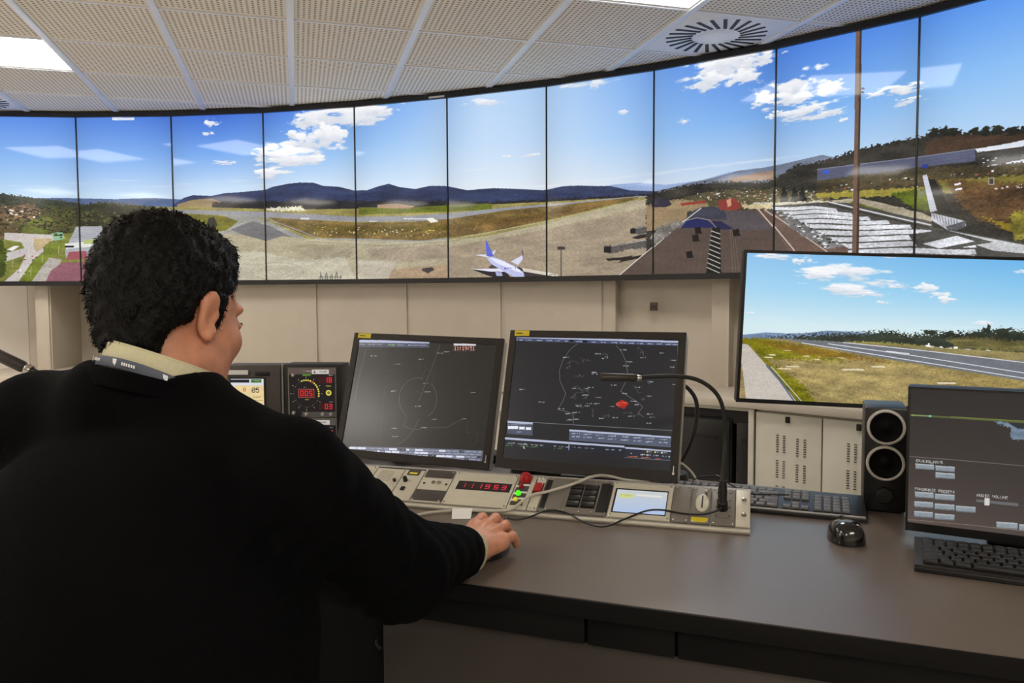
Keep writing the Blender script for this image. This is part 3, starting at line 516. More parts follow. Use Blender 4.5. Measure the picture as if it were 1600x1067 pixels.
def paint_radar_right():
    W, H = 640, 480
    hm = homog([(806.1, 526.5), (1059.9, 530.8), (1046.3, 735.8), (784.8, 714.3)], [(0, 0), (W, 0), (W, H), (0, H)])
    f = lambda x, y: hm(770+x/4.103, 500+y/4.103)
    c = Canvas(W, H, f, (30, 31, 35)); g = (150, 152, 152); d = (96, 98, 104); L = c.line
    L([(540, 150), (490, 190), (450, 250), (425, 320), (428, 390), (465, 470), (445, 520), (415, 572), (470, 585), (510, 600), (515, 660)], g, 1.2)
    L([(790, 160), (825, 205), (850, 260), (862, 330), (850, 395), (818, 455), (870, 490), (920, 520), (960, 555), (930, 595), (965, 620)], g, 1.2)
    L([(100, 300), (130, 170)], d, 1); L([(138, 150), (80, 640)], (150, 150, 165), 1.2); L([(1185, 165), (1158, 708), (80, 645)], (170, 172, 180), 1.3)
    rg = np.random.RandomState(6)
    for (x, y, n, sp) in [(490, 270, 9, 18), (560, 240, 9, 22), (480, 310, 10, 14), (520, 360, 12, 14), (520, 420, 14, 18), (530, 480, 16, 18), (560, 540, 10, 18), (540, 590, 8, 14), (590, 460, 9, 12), (640, 590, 12, 14), (700, 610, 14, 16), (840, 600, 10, 16), (900, 420, 10, 16), (960, 500, 10, 12), (920, 185, 16, 20), (470, 640, 8, 14), (690, 220, 9, 12), (1000, 400, 8, 10), (520, 500, 14, 16), (575, 500, 12, 10), (640, 330, 6, 8)]:
        p = [(x, y)]
        for _ in range(n): p.append((p[-1][0]+rg.randn()*sp*.55+sp*.2, p[-1][1]+rg.randn()*sp*.5))
        L(p, (120, 122, 130), 1.1, .75)
    for i, (x, y) in enumerate([(185, 443), (310, 525), (465, 238), (835, 190), (962, 240), (1075, 210), (1153, 256), (1153, 300), (1158, 412), (875, 266), (850, 292), (772, 416), (675, 495), (665, 535), (760, 553), (625, 432), (615, 535), (435, 568), (525, 592), (480, 600), (690, 630), (780, 625), (885, 616), (995, 660), (1020, 622), (900, 520), (925, 542), (735, 235), (715, 245), (650, 335), (525, 438), (590, 440), (590, 480), (550, 550), (1010, 395), (930, 430), (1000, 487), (1005, 602), (840, 470), (650, 345), (530, 635), (670, 215), (600, 550), (490, 640)]):
        c.scrib(x-18, y-5, 38, 9, (206, 208, 214), i)
    c.blob(828, 540, 40, 30, (160, 34, 22), seed=3, soft=.2, amp=.4, shade=(150, 30, 20), alpha=1); c.scrib(806, 524, 56, 9, (250, 110, 80), 3, 1); c.scrib(806, 540, 56, 9, (250, 100, 70), 4, 1); c.line([(788, 540), (800, 530), (800, 548), (788, 540)], (255, 110, 80), 1.6)
    P = c.poly
    def bar(x0, y0, x1, y1, sl, h1, h2, lo=(70, 76, 94)):
        P([(x0, y0), (x1, y1), (x1, y1+h1), (x0, y0+h1)], (176, 184, 208)); P([(x0, y0+h1), (x1, y1+h1), (x1-2, y1+h1+h2), (x0-2, y0+h1+h2)], lo, .12)
    bar(142, 100, 1195, 132, 0, 12, 20, (62, 70, 100))
    for k, x in enumerate([150, 210, 280, 340, 400, 455, 530, 630, 690, 755, 815, 870, 925, 990, 1050, 1105, 1150]): c.scrib(x, 120+(x-142)*.0304, 34 if k % 3 else 40, 9, (200, 206, 226), k+50)
    P([(490, 122), (515, 123), (515, 139), (490, 138)], (16, 18, 26)); P([(575, 126), (604, 127), (604, 143), (575, 142)], (16, 18, 26))
    bar(92, 645, 254, 655, 0, 12, 72); c.rect(94, 678, 160, 697, (232, 236, 244)); c.rect(167, 683, 202, 700, (232, 236, 244)); c.rect(209, 686, 243, 703, (232, 236, 244)); c.scrib(96, 662, 130, 9, (150, 160, 180), 3); c.scrib(140, 712, 40, 9, (190, 200, 214), 5)
    bar(488, 700, 1140, 745, 0, 12, 58, (80, 88, 108))
    for k, x in enumerate([505, 580, 660, 735, 818, 900, 980, 1065]):
        for r in (0, 1): c.scrib(x, 720+(x-488)*.069+r*20, 52, 10, (206, 212, 224), k*2+r)
    bar(68, 750, 842, 805, 0, 13, 46, (28, 32, 44))
    for k, x in enumerate([80, 155, 196, 232, 262, 300, 390, 425, 465, 505, 545, 590, 628, 718, 755, 800]): c.scrib(x, 783+(x-68)*.062, 24 if k > 1 else 60, 10, (190, 196, 200), k+5); 
    for x in (80, 170, 230, 390): c.scrib(x, 797+(x-68)*.062, 56, 9, (110, 170, 70), x)
    P([(484, 780), (490, 780), (488, 832), (482, 832)], (150, 156, 180))
    bar(845, 812, 1150, 836, 0, 10, 52, (34, 38, 52)); L([(843, 880), (1148, 900)], (140, 146, 170), 1.4)
    for k, x in enumerate([862, 945, 980, 1030, 1085, 1105, 1125]): c.scrib(x, 848+(x-845)*.078, 30 if k < 4 else 10, 11, (216, 216, 216), k+31)
    for x in (865, 950, 1040): c.scrib(x, 868+(x-845)*.078, 60 if x < 1000 else 34, 11, (226, 110, 60), x)
    for k, x in enumerate((985, 1035, 1078)): c.rect(x, 838+k*3, x+9, 848+k*3, [(232, 220, 60), (190, 220, 90), (236, 240, 180)][k]); c.scrib(x+12, 839+k*3, 26, 9, (190, 196, 210), k)
    P([(188, 800), (204, 822), (196, 824)], (230, 230, 230))
    return np.clip(c.a, 0, 255)
def paint_touch():
    W, H = 760, 450
    hm = homog([(1422.7, 607.1), (1891.6, 629.6), (1877.2, 872.5), (1417.9, 815.8)], [(0, 0), (W, 0), (W, H), (0, H)])
    f = lambda x, y: hm(1340+x/6.154, 590+y/6.154); g = lambda x, y: f((x/5.615)*6.154, (y/5.615+150)*6.154)
    c = Canvas(W, H, f, (33, 31, 32)); v = (np.arange(H)/H)[:, None, None]; u = (np.arange(W)/W)[None, :, None]
    c.a += v**1.5*np.array((58, 48, 42))*(1-.45*u)
    L = c.line
    L([(510, 362), (1000, 392), (1600, 432), (2600, 500)], (84, 98, 50), 6); L([(520, 362), (700, 372)], (150, 170, 110), 3, .8); c.rect(684, 362, 708, 384, (104, 196, 170)); L([(900, 378), (1600, 420), (2600, 490)], (150, 160, 70), 1.5)
    for k in range(3): c.rect(525+k*3, 355, 540+k*3, 372, (140, 156, 96), .6)
    c.poly([(1310, 425), (1440, 432), (1540, 490), (1640, 500), (2600, 560), (2600, 640), (1500, 600), (1470, 560), (1470, 490), (1400, 460)], (112, 132, 154), .25, rough=3)
    c.poly([(1450, 440), (1640, 452), (1640, 494), (1540, 490)], (24, 34, 40), .2)
    L([(478, 1180), (490, 760), (1000, 800), (1600, 852), (2700, 945)], (122, 116, 112), 2)
    B = (146, 156, 164)
    def btn(x, y, w, h, gg, sl=.07):
        c.mp = gg
        c.poly([(x, y), (x+w, y+w*sl), (x+w, y+h+w*sl), (x, y+h)], B, .08); c.poly([(x, y), (x+w, y+w*sl), (x+w, y+h*.2+w*sl), (x, y+h*.2)], (176, 186, 192)); c.poly([(x, y+h*.8), (x+w, y+w*sl+h*.8), (x+w, y+h+w*sl), (x, y+h)], (112, 120, 128))
        c.scrib(x+w*.2, y+h*.4+w*sl*.5, w*.6, h*.24, (112, 122, 132), int(x), .7)
    btn(555, 828, 180, 52, f); btn(748, 848, 186, 52, f); btn(748, 912, 186, 56, f)
    for x, y in [(503, 160), (678, 178), (498, 244), (676, 264), (862, 284), (496, 330), (676, 352)]: btn(x, y, 164 if x < 600 else 174, 52, g)
    btn(1218, 424, 186, 60, g); btn(1418, 446, 186, 60, g); btn(1620, 470, 186, 60, g)
    c.mp = f
    def slant(x, y, t, h, w, gg, sl, col=(206, 208, 208)):
        c.mp = lambda a, b: gg(a, b+(a-x)*sl); c.text(x, y, t, col, h, w); c.mp = f
    slant(560, 788, "OVERLAYS", 26, 33, f, .075)
    slant(503, 122, "PANORAMIC PRESETS", 24, 20.6, g, .1); slant(1046, 178, "AUDIO VOLUME", 24, 23, g, .1)
    c.mp = g
    c.poly([(1042, 228), (1410, 264), (1410, 290), (1042, 252)], (102, 106, 108)); c.poly([(1116, 216), (1160, 220), (1158, 284), (1112, 280)], (214, 214, 208))
    c.poly([(430, 402), (1000, 452), (1500, 510), (1500, 516), (1000, 458), (430, 408)], (130, 116, 102)); c.mp = f
    return np.clip(c.a, 0, 255)
def paint_wind(kind):
    W, H = 300, 300
    c = Canvas(W, H, lambda x, y: (x, y), (15, 14, 15)); L = c.line
    R = (226, 40, 52); Y = (226, 214, 90)
    if kind == 0:
        c.rect(0, 0, 300, 34, (92, 76, 72)); c.rect(86, 30, 146, 46, (58, 92, 34)); c.scrib(90, 34, 50, 9, (140, 190, 70), 2); c.scrib(96, 10, 50, 8, (190, 190, 190), 3)
        c.rect(150, 4, 262, 32, (206, 200, 192)); c.scrib(190, 12, 60, 11, (90, 88, 88), 8); c.poly([(160, 26), (168, 8), (176, 26)], (90, 88, 88))
        cx, cy = 112, 158
        for k in range(36):
            a = np.radians(k*10); s, q = np.sin(a), np.cos(a); x, y = cx+s*82, cy-q*86
            on = k in (35, 34, 0, 1, 2, 3, 4, 5, 6, 7, 8, 9, 10)
            if on: c.poly([(x-5, y-5), (x+5, y-5), (x+5, y+5), (x-5, y+5)], Y if k != 3 else (236, 90, 60))
            else: L([(x-s*3, y+q*3), (x+s*4, y-q*4)], (122, 90, 84) if k % 3 else (190, 184, 176), 2)
            if k % 3 == 0: L([(cx+s*96, cy-q*98), (cx+s*106, cy-q*108)], (196, 192, 186), 2.4)
        c.rect(60, 128, 164, 184, (196, 96, 92)); c.rect(63, 131, 161, 181, (54, 8, 12))
        for i, ch in enumerate("005"): c.seg7(72+i*29, 138, 22, 36, ch, R)
        c.scrib(96, 112, 28, 8, (190, 188, 180), 4); c.scrib(92, 192, 36, 8, Y, 5)
        for y, t in ((52, "18"), (222, "03")):
            c.rect(190, y-4, 286, y+40, (50, 10, 14)); c.seg7(232, y+1, 20, 34, t[0], R); c.seg7(260, y+1, 20, 34, t[1], R); c.scrib(262, y-16, 26, 8, (196, 196, 190), y)
        c.scrib(240, 104, 36, 9, Y, 9); th = np.radians(np.arange(0, 361, 20)); L([(258+14*np.cos(t), 152+14*np.sin(t)) for t in th], Y, 9); c.rect(250, 145, 266, 159, (120, 110, 50))
        c.rect(80, 274, 300, 300, (70, 66, 62))
    elif kind == 1:
        c.rect(0, 0, 300, 40, (84, 76, 70)); c.rect(150, 6, 262, 36, (206, 200, 192)); c.scrib(180, 14, 60, 13, (90, 88, 88), 8); c.scrib(262, 50, 26, 9, (196, 196, 190), 4)
        for i, ch in enumerate("09"): c.seg7(226+i*32, 72, 23, 40, ch, R)
    else:
        c.rect(0, 0, 300, 300, (224, 226, 236)); c.rect(0, 6, 170, 34, (30, 32, 44)); c.rect(184, 4, 280, 34, (52, 104, 46)); c.scrib(190, 12, 80, 12, (180, 220, 150), 3)
        c.rect(30, 60, 300, 230, (238, 214, 158), 1, .06); c.text(190, 80, "05", (40, 40, 44), 46, 36); c.text(110, 80, "0", (200, 90, 60), 34, 30); c.scrib(180, 160, 90, 14, (150, 130, 90), 5); L([(60, 150), (180, 200)], (190, 160, 100), 2)
        c.rect(30, 196, 290, 200, (150, 130, 100)); c.scrib(40, 210, 200, 12, (120, 120, 130), 6)
    return np.clip(c.a, 0, 255)
def paint_clock():
    c = Canvas(520, 120, lambda x, y: (x, y), (22, 12, 14))
    for i, ch in enumerate("111953"): c.seg7(34+i*78+(i//2)*8, 26, 44, 70, ch, (232, 34, 54) if i > 1 else (190, 44, 56), .13, (44, 16, 20))
    return c.a
def paint_panel_screen():
    c = Canvas(330, 240, lambda x, y: (x, y), (196, 204, 214)); v = (np.arange(240)/240)[:, None, None]; c.a[:] = np.array((200, 206, 206))*(1-v)+np.array((176, 196, 232))*v
    c.rect(20, 40, 110, 90, (206, 212, 130), .9); c.rect(130, 40, 300, 60, (226, 224, 214)); c.scrib(30, 55, 70, 12, (150, 160, 90), 3); c.scrib(140, 80, 150, 10, (170, 180, 190), 4)
    for k in range(4): c.rect(0, 110+k*32, 330, 112+k*32, (160, 174, 200), .6)
    return c.a
# ---------------------------------------------------------------- room
SEAM = [Vector(p) for p in [(-3.7773, 5.5543), (-3.0943, 5.609), (-2.4092, 5.5904), (-1.7298, 5.5008), (-1.0621, 5.3463), (-.4158, 5.1187), (.2166, 4.8546), (.8181, 4.5262), (1.3867, 4.1437), (1.8962, 3.6854), (2.343, 3.166)]]
SEAM.append(SEAM[-1]+Vector((.685*cos(1.02), -.685*sin(1.02))))
def off(D, V=SEAM):
    n = []
    for a, b in zip(V[:-1], V[1:]): d = (b-a).normalized(); n.append(Vector((-d.y, d.x)))
    out = [V[0]+n[0]*D]
    for i in range(1, len(V)-1): m = (n[i-1]+n[i]).normalized(); out.append(V[i]+m*(D/m.dot(n[i])))
    out.append(V[-1]+n[-1]*D); return out
def arc(D, s):
    V = off(D); i = min(max(int(math.floor(s)), 0), len(V)-2); t = s-i; return V[i]*(1-t)+V[i+1]*t
def strip(D0, D1, s0, s1, z0, z1, gap=0.0):
    # plan polygon between two offsets of the display curve
    ss = [s0]+[k for k in range(int(math.ceil(s0+1e-6)), int(math.floor(s1-1e-6))+1)]+[s1]
    return [tuple(arc(D0, s)) for s in ss]+[tuple(arc(D1, s)) for s in ss[::-1]]
Zb, Zt = EYE+.1301, EYE+.1301+1.1592
# floor, ceiling, walls follow the ceiling grid directions
R0 = dict(i0=-6.0, i1=9.6, j0=-11.5, j1=5.2)
def gpoly(i0, i1, j0, j1): return [tuple(grid(i, j, 0).xy) for i, j in ((i0, j0), (i1, j0), (i1, j1), (i0, j1))]
struct(MB().prism(gpoly(-6.2, 9.8, -11.7, 6.4), -.06, 0).build('floor', M_['floor']))
# ceiling: perforated tiles, pattern in the material
mc = bpy.data.materials.new('perforated_ceiling_tile'); mc.use_nodes = True; nt = mc.node_tree; bs = nt.nodes['Principled BSDF']
tc = nt.nodes.new('ShaderNodeTexCoord'); sp = nt.nodes.new('ShaderNodeSeparateXYZ'); nt.links.new(tc.outputs['Object'], sp.inputs[0])
def mth(op, a, b=None):
    n = nt.nodes.new('ShaderNodeMath'); n.operation = op
    for k, q in enumerate((a, b)):
        if q is None: continue
        if isinstance(q, (int, float)): n.inputs[k].default_value = q
        else: nt.links.new(q, n.inputs[k])
    return n.outputs[0]
def saw(ax, per): return mth('SUBTRACT', mth('FRACT', mth('DIVIDE', mth('ADD', sp.outputs[ax], 60.0), per)), .5)
px_, py_ = mth('MULTIPLY', saw(0, .025), .025), mth('MULTIPLY', saw(1, .025), .025)
dist = mth('SQRT', mth('ADD', mth('MULTIPLY', px_, px_), mth('MULTIPLY', mth('MULTIPLY', py_, py_), .8)))
inh = mth('LESS_THAN', dist, .0062)
edge = mth('MULTIPLY', mth('LESS_THAN', mth('ABSOLUTE', saw(0, .6)), .468), mth('LESS_THAN', mth('ABSOLUTE', saw(1, .6)), .468))
hole = mth('MULTIPLY', inh, edge)
nz = nt.nodes.new('ShaderNodeTexNoise'); nz.inputs['Scale'].default_value = 3; nt.links.new(tc.outputs['Object'], nz.inputs['Vector'])
mx0 = nt.nodes.new('ShaderNodeMix'); mx0.data_type = 'RGBA'; mx0.inputs['A'].default_value = (*lin((236, 229, 218)), 1); mx0.inputs['B'].default_value = (*lin((241, 234, 224)), 1); nt.links.new(nz.outputs['Fac'], mx0.inputs['Factor'])
mx = nt.nodes.new('ShaderNodeMix'); mx.data_type = 'RGBA'; nt.links.new(mx0.outputs['Result'], mx.inputs['A']); mx.inputs['B'].default_value = (*lin((138, 127, 112)), 1); nt.links.new(hole, mx.inputs['Factor'])
nt.links.new(mx.outputs['Result'], bs.inputs['Base Color']); bs.inputs['Roughness'].default_value = .6
LIGHTS = [(-1, 1, 'square ceiling light at far left above the display wall'), (4, -2, 'square ceiling light at the top edge beside the swirl diffuser')]
HIDDEN = [(-3, 1), (-4, -6), (-2, -4), (2, -9), (-1, -9), (-6, -3), (8, -3), (3, -9)]  # mirrored pair first; remaining unseen lights are added to brighten the room
DIFF = [(5, -1), (-2, 3)]
cut = set([(a, b) for a, b, _ in LIGHTS]+HIDDEN+DIFF)
cb = MB()
for i in range(-7, 11):
    for j in range(-12, 7):
        if (i, j) in cut: continue
        cb.box((i*.6+.3, j*.6+.3, .01), (.6, .6, .02))
co = struct(cb.build('ceiling', mc)); co.matrix_world = Matrix.Translation(grid(0, 0)) @ rz(PSI)
b1 = MB(); b2 = MB()
for i in range(-6, 11): b1.box((i*.6, -1.95, -.004), (.034, 10.2, .012)); 
for j in range(-11, 6): b2.box((1.2, j*.6, -.002), (10.0, .014, .010))
t1 = struct(b1.build('trim_1', M_['bar'], bevel=.002)); t1.matrix_world = co.matrix_world
t2 = struct(b2.build('trim_2', M_['bar'])); t2.matrix_world = co.matrix_world
th = .1
def gwall(name, i0, i1, j0, j1): struct(MB().prism(gpoly(i0, i1, j0, j1), 0, CEIL+.02).build(name, M_['wall']))
gwall('wall_left', -6.2, -6.0, -11.7, 6.4); gwall('wall_right', 9.6, 9.8, -11.7, 6.4); gwall('wall_rear', -6.2, 9.8, -11.7, -11.5); gwall('wall_front', -6.2, 9.8, 6.2, 6.4)
# lights and diffusers in the ceiling
ml = mat('light_panel_glow', (255, 252, 246), .5, emit=(255, 248, 238), es=LIGHT, var=.0)
def ceiling_light(i, j, label, group=None):
    M = Matrix.Translation(grid(i+.5, j+.5)) @ rz(PSI); t = empty('ceiling_light', M, label, 'ceiling light', group)
    f = MB()
    for s in (-1, 1): f.box((s*.283, 0, .004), (.022, .588, .014)); f.box((0, s*.283, .004), (.544, .022, .014))
    f.build('light_frame', M_['white'], t)
    MB().box((0, 0, .006), (.544, .544, .006)).build('light_diffuser', ml, t)
    return t
for i, j, lb in LIGHTS: ceiling_light(i, j, lb)
for k, (i, j) in enumerate(HIDDEN):
    ceiling_light(i, j, ['square ceiling light behind the far left light panel', 'square ceiling light above the left rear of the room', 'added unseen ceiling light left of the seated person', 'added unseen ceiling light over the middle of the rear room', 'added unseen ceiling light furthest back in the room', 'added unseen ceiling light next to the left wall', 'added unseen ceiling light next to the right wall', 'added unseen ceiling light at the back right of the furthest one'][k])
def diffuser(i, j, label):
    M = Matrix.Translation(grid(i+.5, j+.5)) @ rz(PSI); t = empty('swirl_air_diffuser', M, label, 'air vent')
    MB().box((0, 0, .004), (.592, .592, .012)).build('face_plate', M_['white'], t, bevel=.002)
    MB().lathe([(.0, -.008), (.06, -.0078), (.098, -.005), (.104, -.002)][::-1], 40).build('centre_disc', M_['white'], t, smooth=True)
    for k in range(24):
        a = 2*pi*k/24; s = MB(); s.box((.180, 0, -.0025), (.135, .0185, .003), rz(a) @ Matrix.Translation((0, .045, 0)))
        s.build('air_slot', M_['hole'], t)
diffuser(5, -1, 'square white ceiling diffuser with radial slots, above the right displays'); diffuser(-2, 3, 'slotted ceiling diffuser cut by the left edge of the picture')
# panelled wall under the displays, one bay per display
depth = {0: .56, 1: .56, 2: .11, 3: .112, 4: .112, 5: .112, 6: .114, 7: .19, 8: .22, 9: .22}
for k in range(0, 11):
    s0, s1 = max(k-.48, 0), min(k+.47, 11); D = depth.get(k, .15)
    struct(MB().prism(strip(D, .64, s0, s1, 0, 0), .66, Zb+.5).build('wall_front_bay', M_['wall2']))
    if k < 11:
        a0, a1 = k+.45, min(k+.585, 11)
        struct(MB().prism(strip(.122 if k != 0 else .10, .64, a0, a1, 0, 0), .66, Zb+.5).build('trim_3', M_['wall2'], bevel=.003))
        if a1 < 11: struct(MB().prism(strip(.118, .125, a1-.004, a1+.012, 0, 0), .70, Zb+.3).build('trim_4', M_['grey'] if 1 < k < 6 else M_['wall2']))
struct(MB().prism(strip(.62, .68, 0, 11, 0, 0), .0, CEIL).build('wall_front_core', M_['wall']))
struct(MB().prism(strip(-.38, .62, 0, 11, 0, 0), .665, .705).build('trim_5', M_['wall2'], bevel=.004))
# end walls closing the curve
for k, (a, b) in enumerate(((arc(.6, 0), grid(-6, 3.6, 0).xy), (arc(.6, 11), grid(9.6, -3.3, 0).xy))):
    d = (Vector(b)-Vector(a)).normalized(); n = Vector((-d.y, d.x))*.05
    struct(MB().prism([tuple(a-n), tuple(Vector(b)-n), tuple(Vector(b)+n), tuple(a+n)], 0, CEIL).build('wall_end_left' if k == 0 else 'wall_end_right', M_['wall']))
sw = MB(); sw.box((0, 0, 0), (.047, .012, .05)); a_, b_ = arc(.19, 7), arc(.19, 8)
t = empty('wall_socket', frameM(Vector((.848, 4.652, 1.162)), (b_-a_).to_3d().normalized(), Vector((0, 0, 1)).cross((b_-a_).to_3d().normalized())), 'small square brown wall socket on the panel left of the large monitor', 'socket')
sw.build('socket_plate', M_['switch'], t, bevel=.002); MB().box((0, -.008, 0), (.026, .004, .006)).build('socket_slot', M_['hole'], t)
# base cabinets under the ledge, one unit per bay, the one behind the right radar monitor stands open
names = ['first base cabinet from the left under the ledge']
def base_unit(k, s0, s1, open_=False, label=''):
    a, b = arc(-.35, s0).to_3d(), arc(-.35, s1).to_3d(); x = (b-a).normalized(); y = Vector((-x.y, x.x, 0)); W = (b-a).length-.006; mid = (a+b)/2
    t = empty('base_cabinet', frameM(mid, x, y), label, 'cabinet')
    dp = .56; c = MB(); p = .018
    c.box((-W/2+p/2, dp/2+.02, .365), (p, dp, .59)); c.box((W/2-p/2, dp/2+.02, .365), (p, dp, .59)); c.box((0, dp/2+.02, .08), (W-2*p, dp, .02)); c.box((0, dp-.0, .365), (W-2*p, .012, .55)); c.box((0, .07, .035), (W-.04, .02, .07)); c.box((0, dp/2+.02, .652), (W-2*p, dp, .016))
    c.build('carcass', M_['cab'], t)
    if open_:
        MB().box((W/2-.012, .004, .365), (.028, .03, .59)).build('door_post', M_['cab'], t, bevel=.003); MB().box((0, .1, .60), (W-2*p, .02, .07)).build('rear_rail', M_['blackm'], t)
        return t
    for s in ((-1, 1) if W > .5 else (1,)):
        dw = W/2-.006 if W > .5 else W-.01; cx = s*W/4 if W > .5 else 0
        d = MB().box((cx, .008, .37), (dw, .018, .56)).build('door', M_['cab'], t, bevel=.003)
        for gx in (-.055, -.018, .055, .095) if k == 8 and s == -1 else (-.05, -.015):
            for r in range(3):
                lv = MB()
                for q in range(8): lv.box((cx+gx*(.9), -.0022, .545-r*.125-q*.0115-(0 if gx < .05 else .008)), (.012, .004, .0032))
                lv.build('perforation_pattern', M_['hole'], d)
        MB().box((cx-s*-.0, -.004, .625), (.02, .012, .03)).build('door_latch', M_['hole'], d, bevel=.002)
    return t
cuts = [.1, 1.1, 2.1, 3.1, 4.1, 5.1, 6.1, 7.1, 8.07, 9.12, 10.1]
ordn = ['first', 'second', 'third', 'fourth', 'fifth', 'sixth', 'seventh', '', 'ninth', 'tenth']
for k in range(10):
    lb = 'open cabinet bay holding black computers behind the right radar monitor' if k == 7 else 'grey steel cabinet with slotted doors below the large landscape monitor' if k == 8 else 'beige base cabinet under the wall ledge, %s from the left' % ordn[k]
    base_unit(k, cuts[k], cuts[k+1], k == 7, lb)
# computers standing in the open bay
def tower(loc, ang, w_, d_, h_, label):
    t = empty('computer_tower', Matrix.Translation(loc) @ rz(ang), label, 'computer')
    MB().box((0, d_/2, h_/2), (w_, d_, h_)).build('case', M_['blackm'], t, bevel=.008)
    MB().box((0, -.006, h_/2), (w_*.94, .012, h_*.97)).build('front_panel', M_['black'], t, bevel=.005)
    MB().box((w_*.05, -.014, h_*.80), (w_*.42, .006, .018)).build('handle_slot', M_['hole'], t, bevel=.002)
    return t
A7 = math.atan2((arc(-.35, 8)-arc(-.35, 7.1)).y, (arc(-.35, 8)-arc(-.35, 7.1)).x)
q = arc(-.28, 7.62).to_3d(); tower(q+Vector((0, 0, .09)), A7, .30, .42, .50, 'black computer tower with a handle slot in the open cabinet bay')
q = arc(-.26, 7.93).to_3d(); tower(q+Vector((0, 0, .09)), A7, .075, .40, .49, 'narrow black computer standing right of the wide computer tower')
# ---------------------------------------------------------------- the curved wall of upright displays
PANO = paint_panorama()
place_words = ['far left', 'second from the left', 'third from the left', 'fourth from the left', 'fifth from the left', 'sixth from the left', 'seventh from the left', 'eighth from the left', 'ninth from the left', 'rightmost']
shows = ['tree slope and road junction, cut by the left edge', 'maroon roof and dark woods, above the person\'s head on the left', 'taxiway fork and low hills, just right of the head top', 'white cloud bank over the highest blue mountain', 'cloud edge and a small blue peak above runway', 'parked airliner tail and plain blue sky', 'airliner nose, floodlight mast and long brown apron', 'boarding bridges and the dark terminal roof', 'clouds, tall lamp mast and solar car park', 'wooded ridge, long white buildings and covered walkway at far right']
for k in range(10):
    a, b = SEAM[k], SEAM[k+1]; x = (b-a).to_3d().normalized(); z = Vector((0, 0, 1)); nrm = Vector((x.y, -x.x, 0))
    W = (b-a).length; o = Vector((a.x, a.y, Zb)); M = frameM(o, x, z, nrm)
    t = empty('wall_display', M, 'upright wall display showing '+shows[k], 'screen', 'upright displays of the curved panorama wall')
    H = Zt-Zb; e = .0035; c = MB()
    c.box((W/2, H/2, -.045), (W-.002, H+.06, .07)); c.build('casing', M_['dark'], t)
    fr = MB(); fr.box((W/2, -.018, .0), (W-.001, .030, .03)); fr.box((W/2, H+.016, .0), (W-.001, .034, .03))
    fr.box((e/2+.0005, H/2, -.004), (e, H, .012)); fr.box((W-e/2-.0005, H/2, -.004), (e, H, .012)); fr.build('bezel', M_['dark'], t)
    m = mat_picture('panorama_picture', PANO[:, k*PW:(k+1)*PW], 1.0, .05, .13)
    picture('screen', (e, 0, -.006), (W-e, 0, -.006), (W-e, H, -.006), (e, H, -.006), m, t)
    if k == 5: MB().box((-.06, H+.016, .0162), (.11, .010, .002)).build('bezel_label', M_['paper'], t) if False else None
    if k == 4: MB().box((W-.065, H+.010, .0162), (.11, .012, .002)).build('bezel_label', M_['paper'], t)
struct(MB().prism(strip(.02, .30, 0, 11, 0, 0), Zt+.03, CEIL-.005).build('trim_6', M_['dark']))
# ---------------------------------------------------------------- large landscape monitor on its stand
def pose(BL, yaw, tilt, rl):
    X = Vector((cos(yaw), sin(yaw), 0)); bk = Vector((-sin(yaw), cos(yaw), 0)); Y = cos(tilt)*Vector((0, 0, 1))+sin(tilt)*bk
    X2 = cos(rl)*X+sin(rl)*Y; Y2 = -sin(rl)*X+cos(rl)*Y
    return frameM(Vector(BL), X2, Y2)
def flat_monitor(name, M, W, H, il, ir, it, ib, T, mb, ms, mp, label, cat='monitor', bev=.004, sidem=None):
    t = empty(name, M, label, cat)
    bz = MB(); d = .012
    bz.box((il/2, H/2, -d/2), (il, H, d)); bz.box((W-ir/2, H/2, -d/2), (ir, H, d)); bz.box((W/2, ib/2, -d/2), (W-il-ir, ib, d)); bz.box((W/2, H-it/2, -d/2), (W-il-ir, it, d))
    bz.build('bezel', mb, t)
    MB().box((W/2, H/2, -d-T/2+.001), (W, H, T)).build('housing', sidem or mb, t, bevel=bev)
    picture('screen', (il, ib, -.003), (W-ir, ib, -.003), (W-ir, H-it, -.003), (il, H-it, -.003), mp, t)
    return t
tv = flat_monitor('large_monitor', pose((.886, 3.0626, .8028), -.1161, -.0103, -.0393), 1.2, .6, .012, .012, .012, .016, .045, M_['dark'], None, mat_picture('runway_picture', paint_runway(), 1.0, .12, .3), 'large landscape monitor showing a runway, in front of the display wall', bev=.006)
c = MB(); c.box((.6, .22, -.085), (.3, .3, .06)); c.build('wall_bracket', M_['black'], tv)
tvl = MB(); p = pose((.886, 3.0626, .8028), -.1161, -.0103, -.0393) @ Vector((.6, .1, -.13)); tvl.tube([(p.x, p.y, .03), (p.x, p.y, p.z+.15)], .03, 14); tvl.box((p.x, p.y, .015), (.5, .4, .03))
st_ = tvl.build('stand', M_['black'], None); st_.parent = tv; st_.matrix_parent_inverse = tv.matrix_world.inverted()
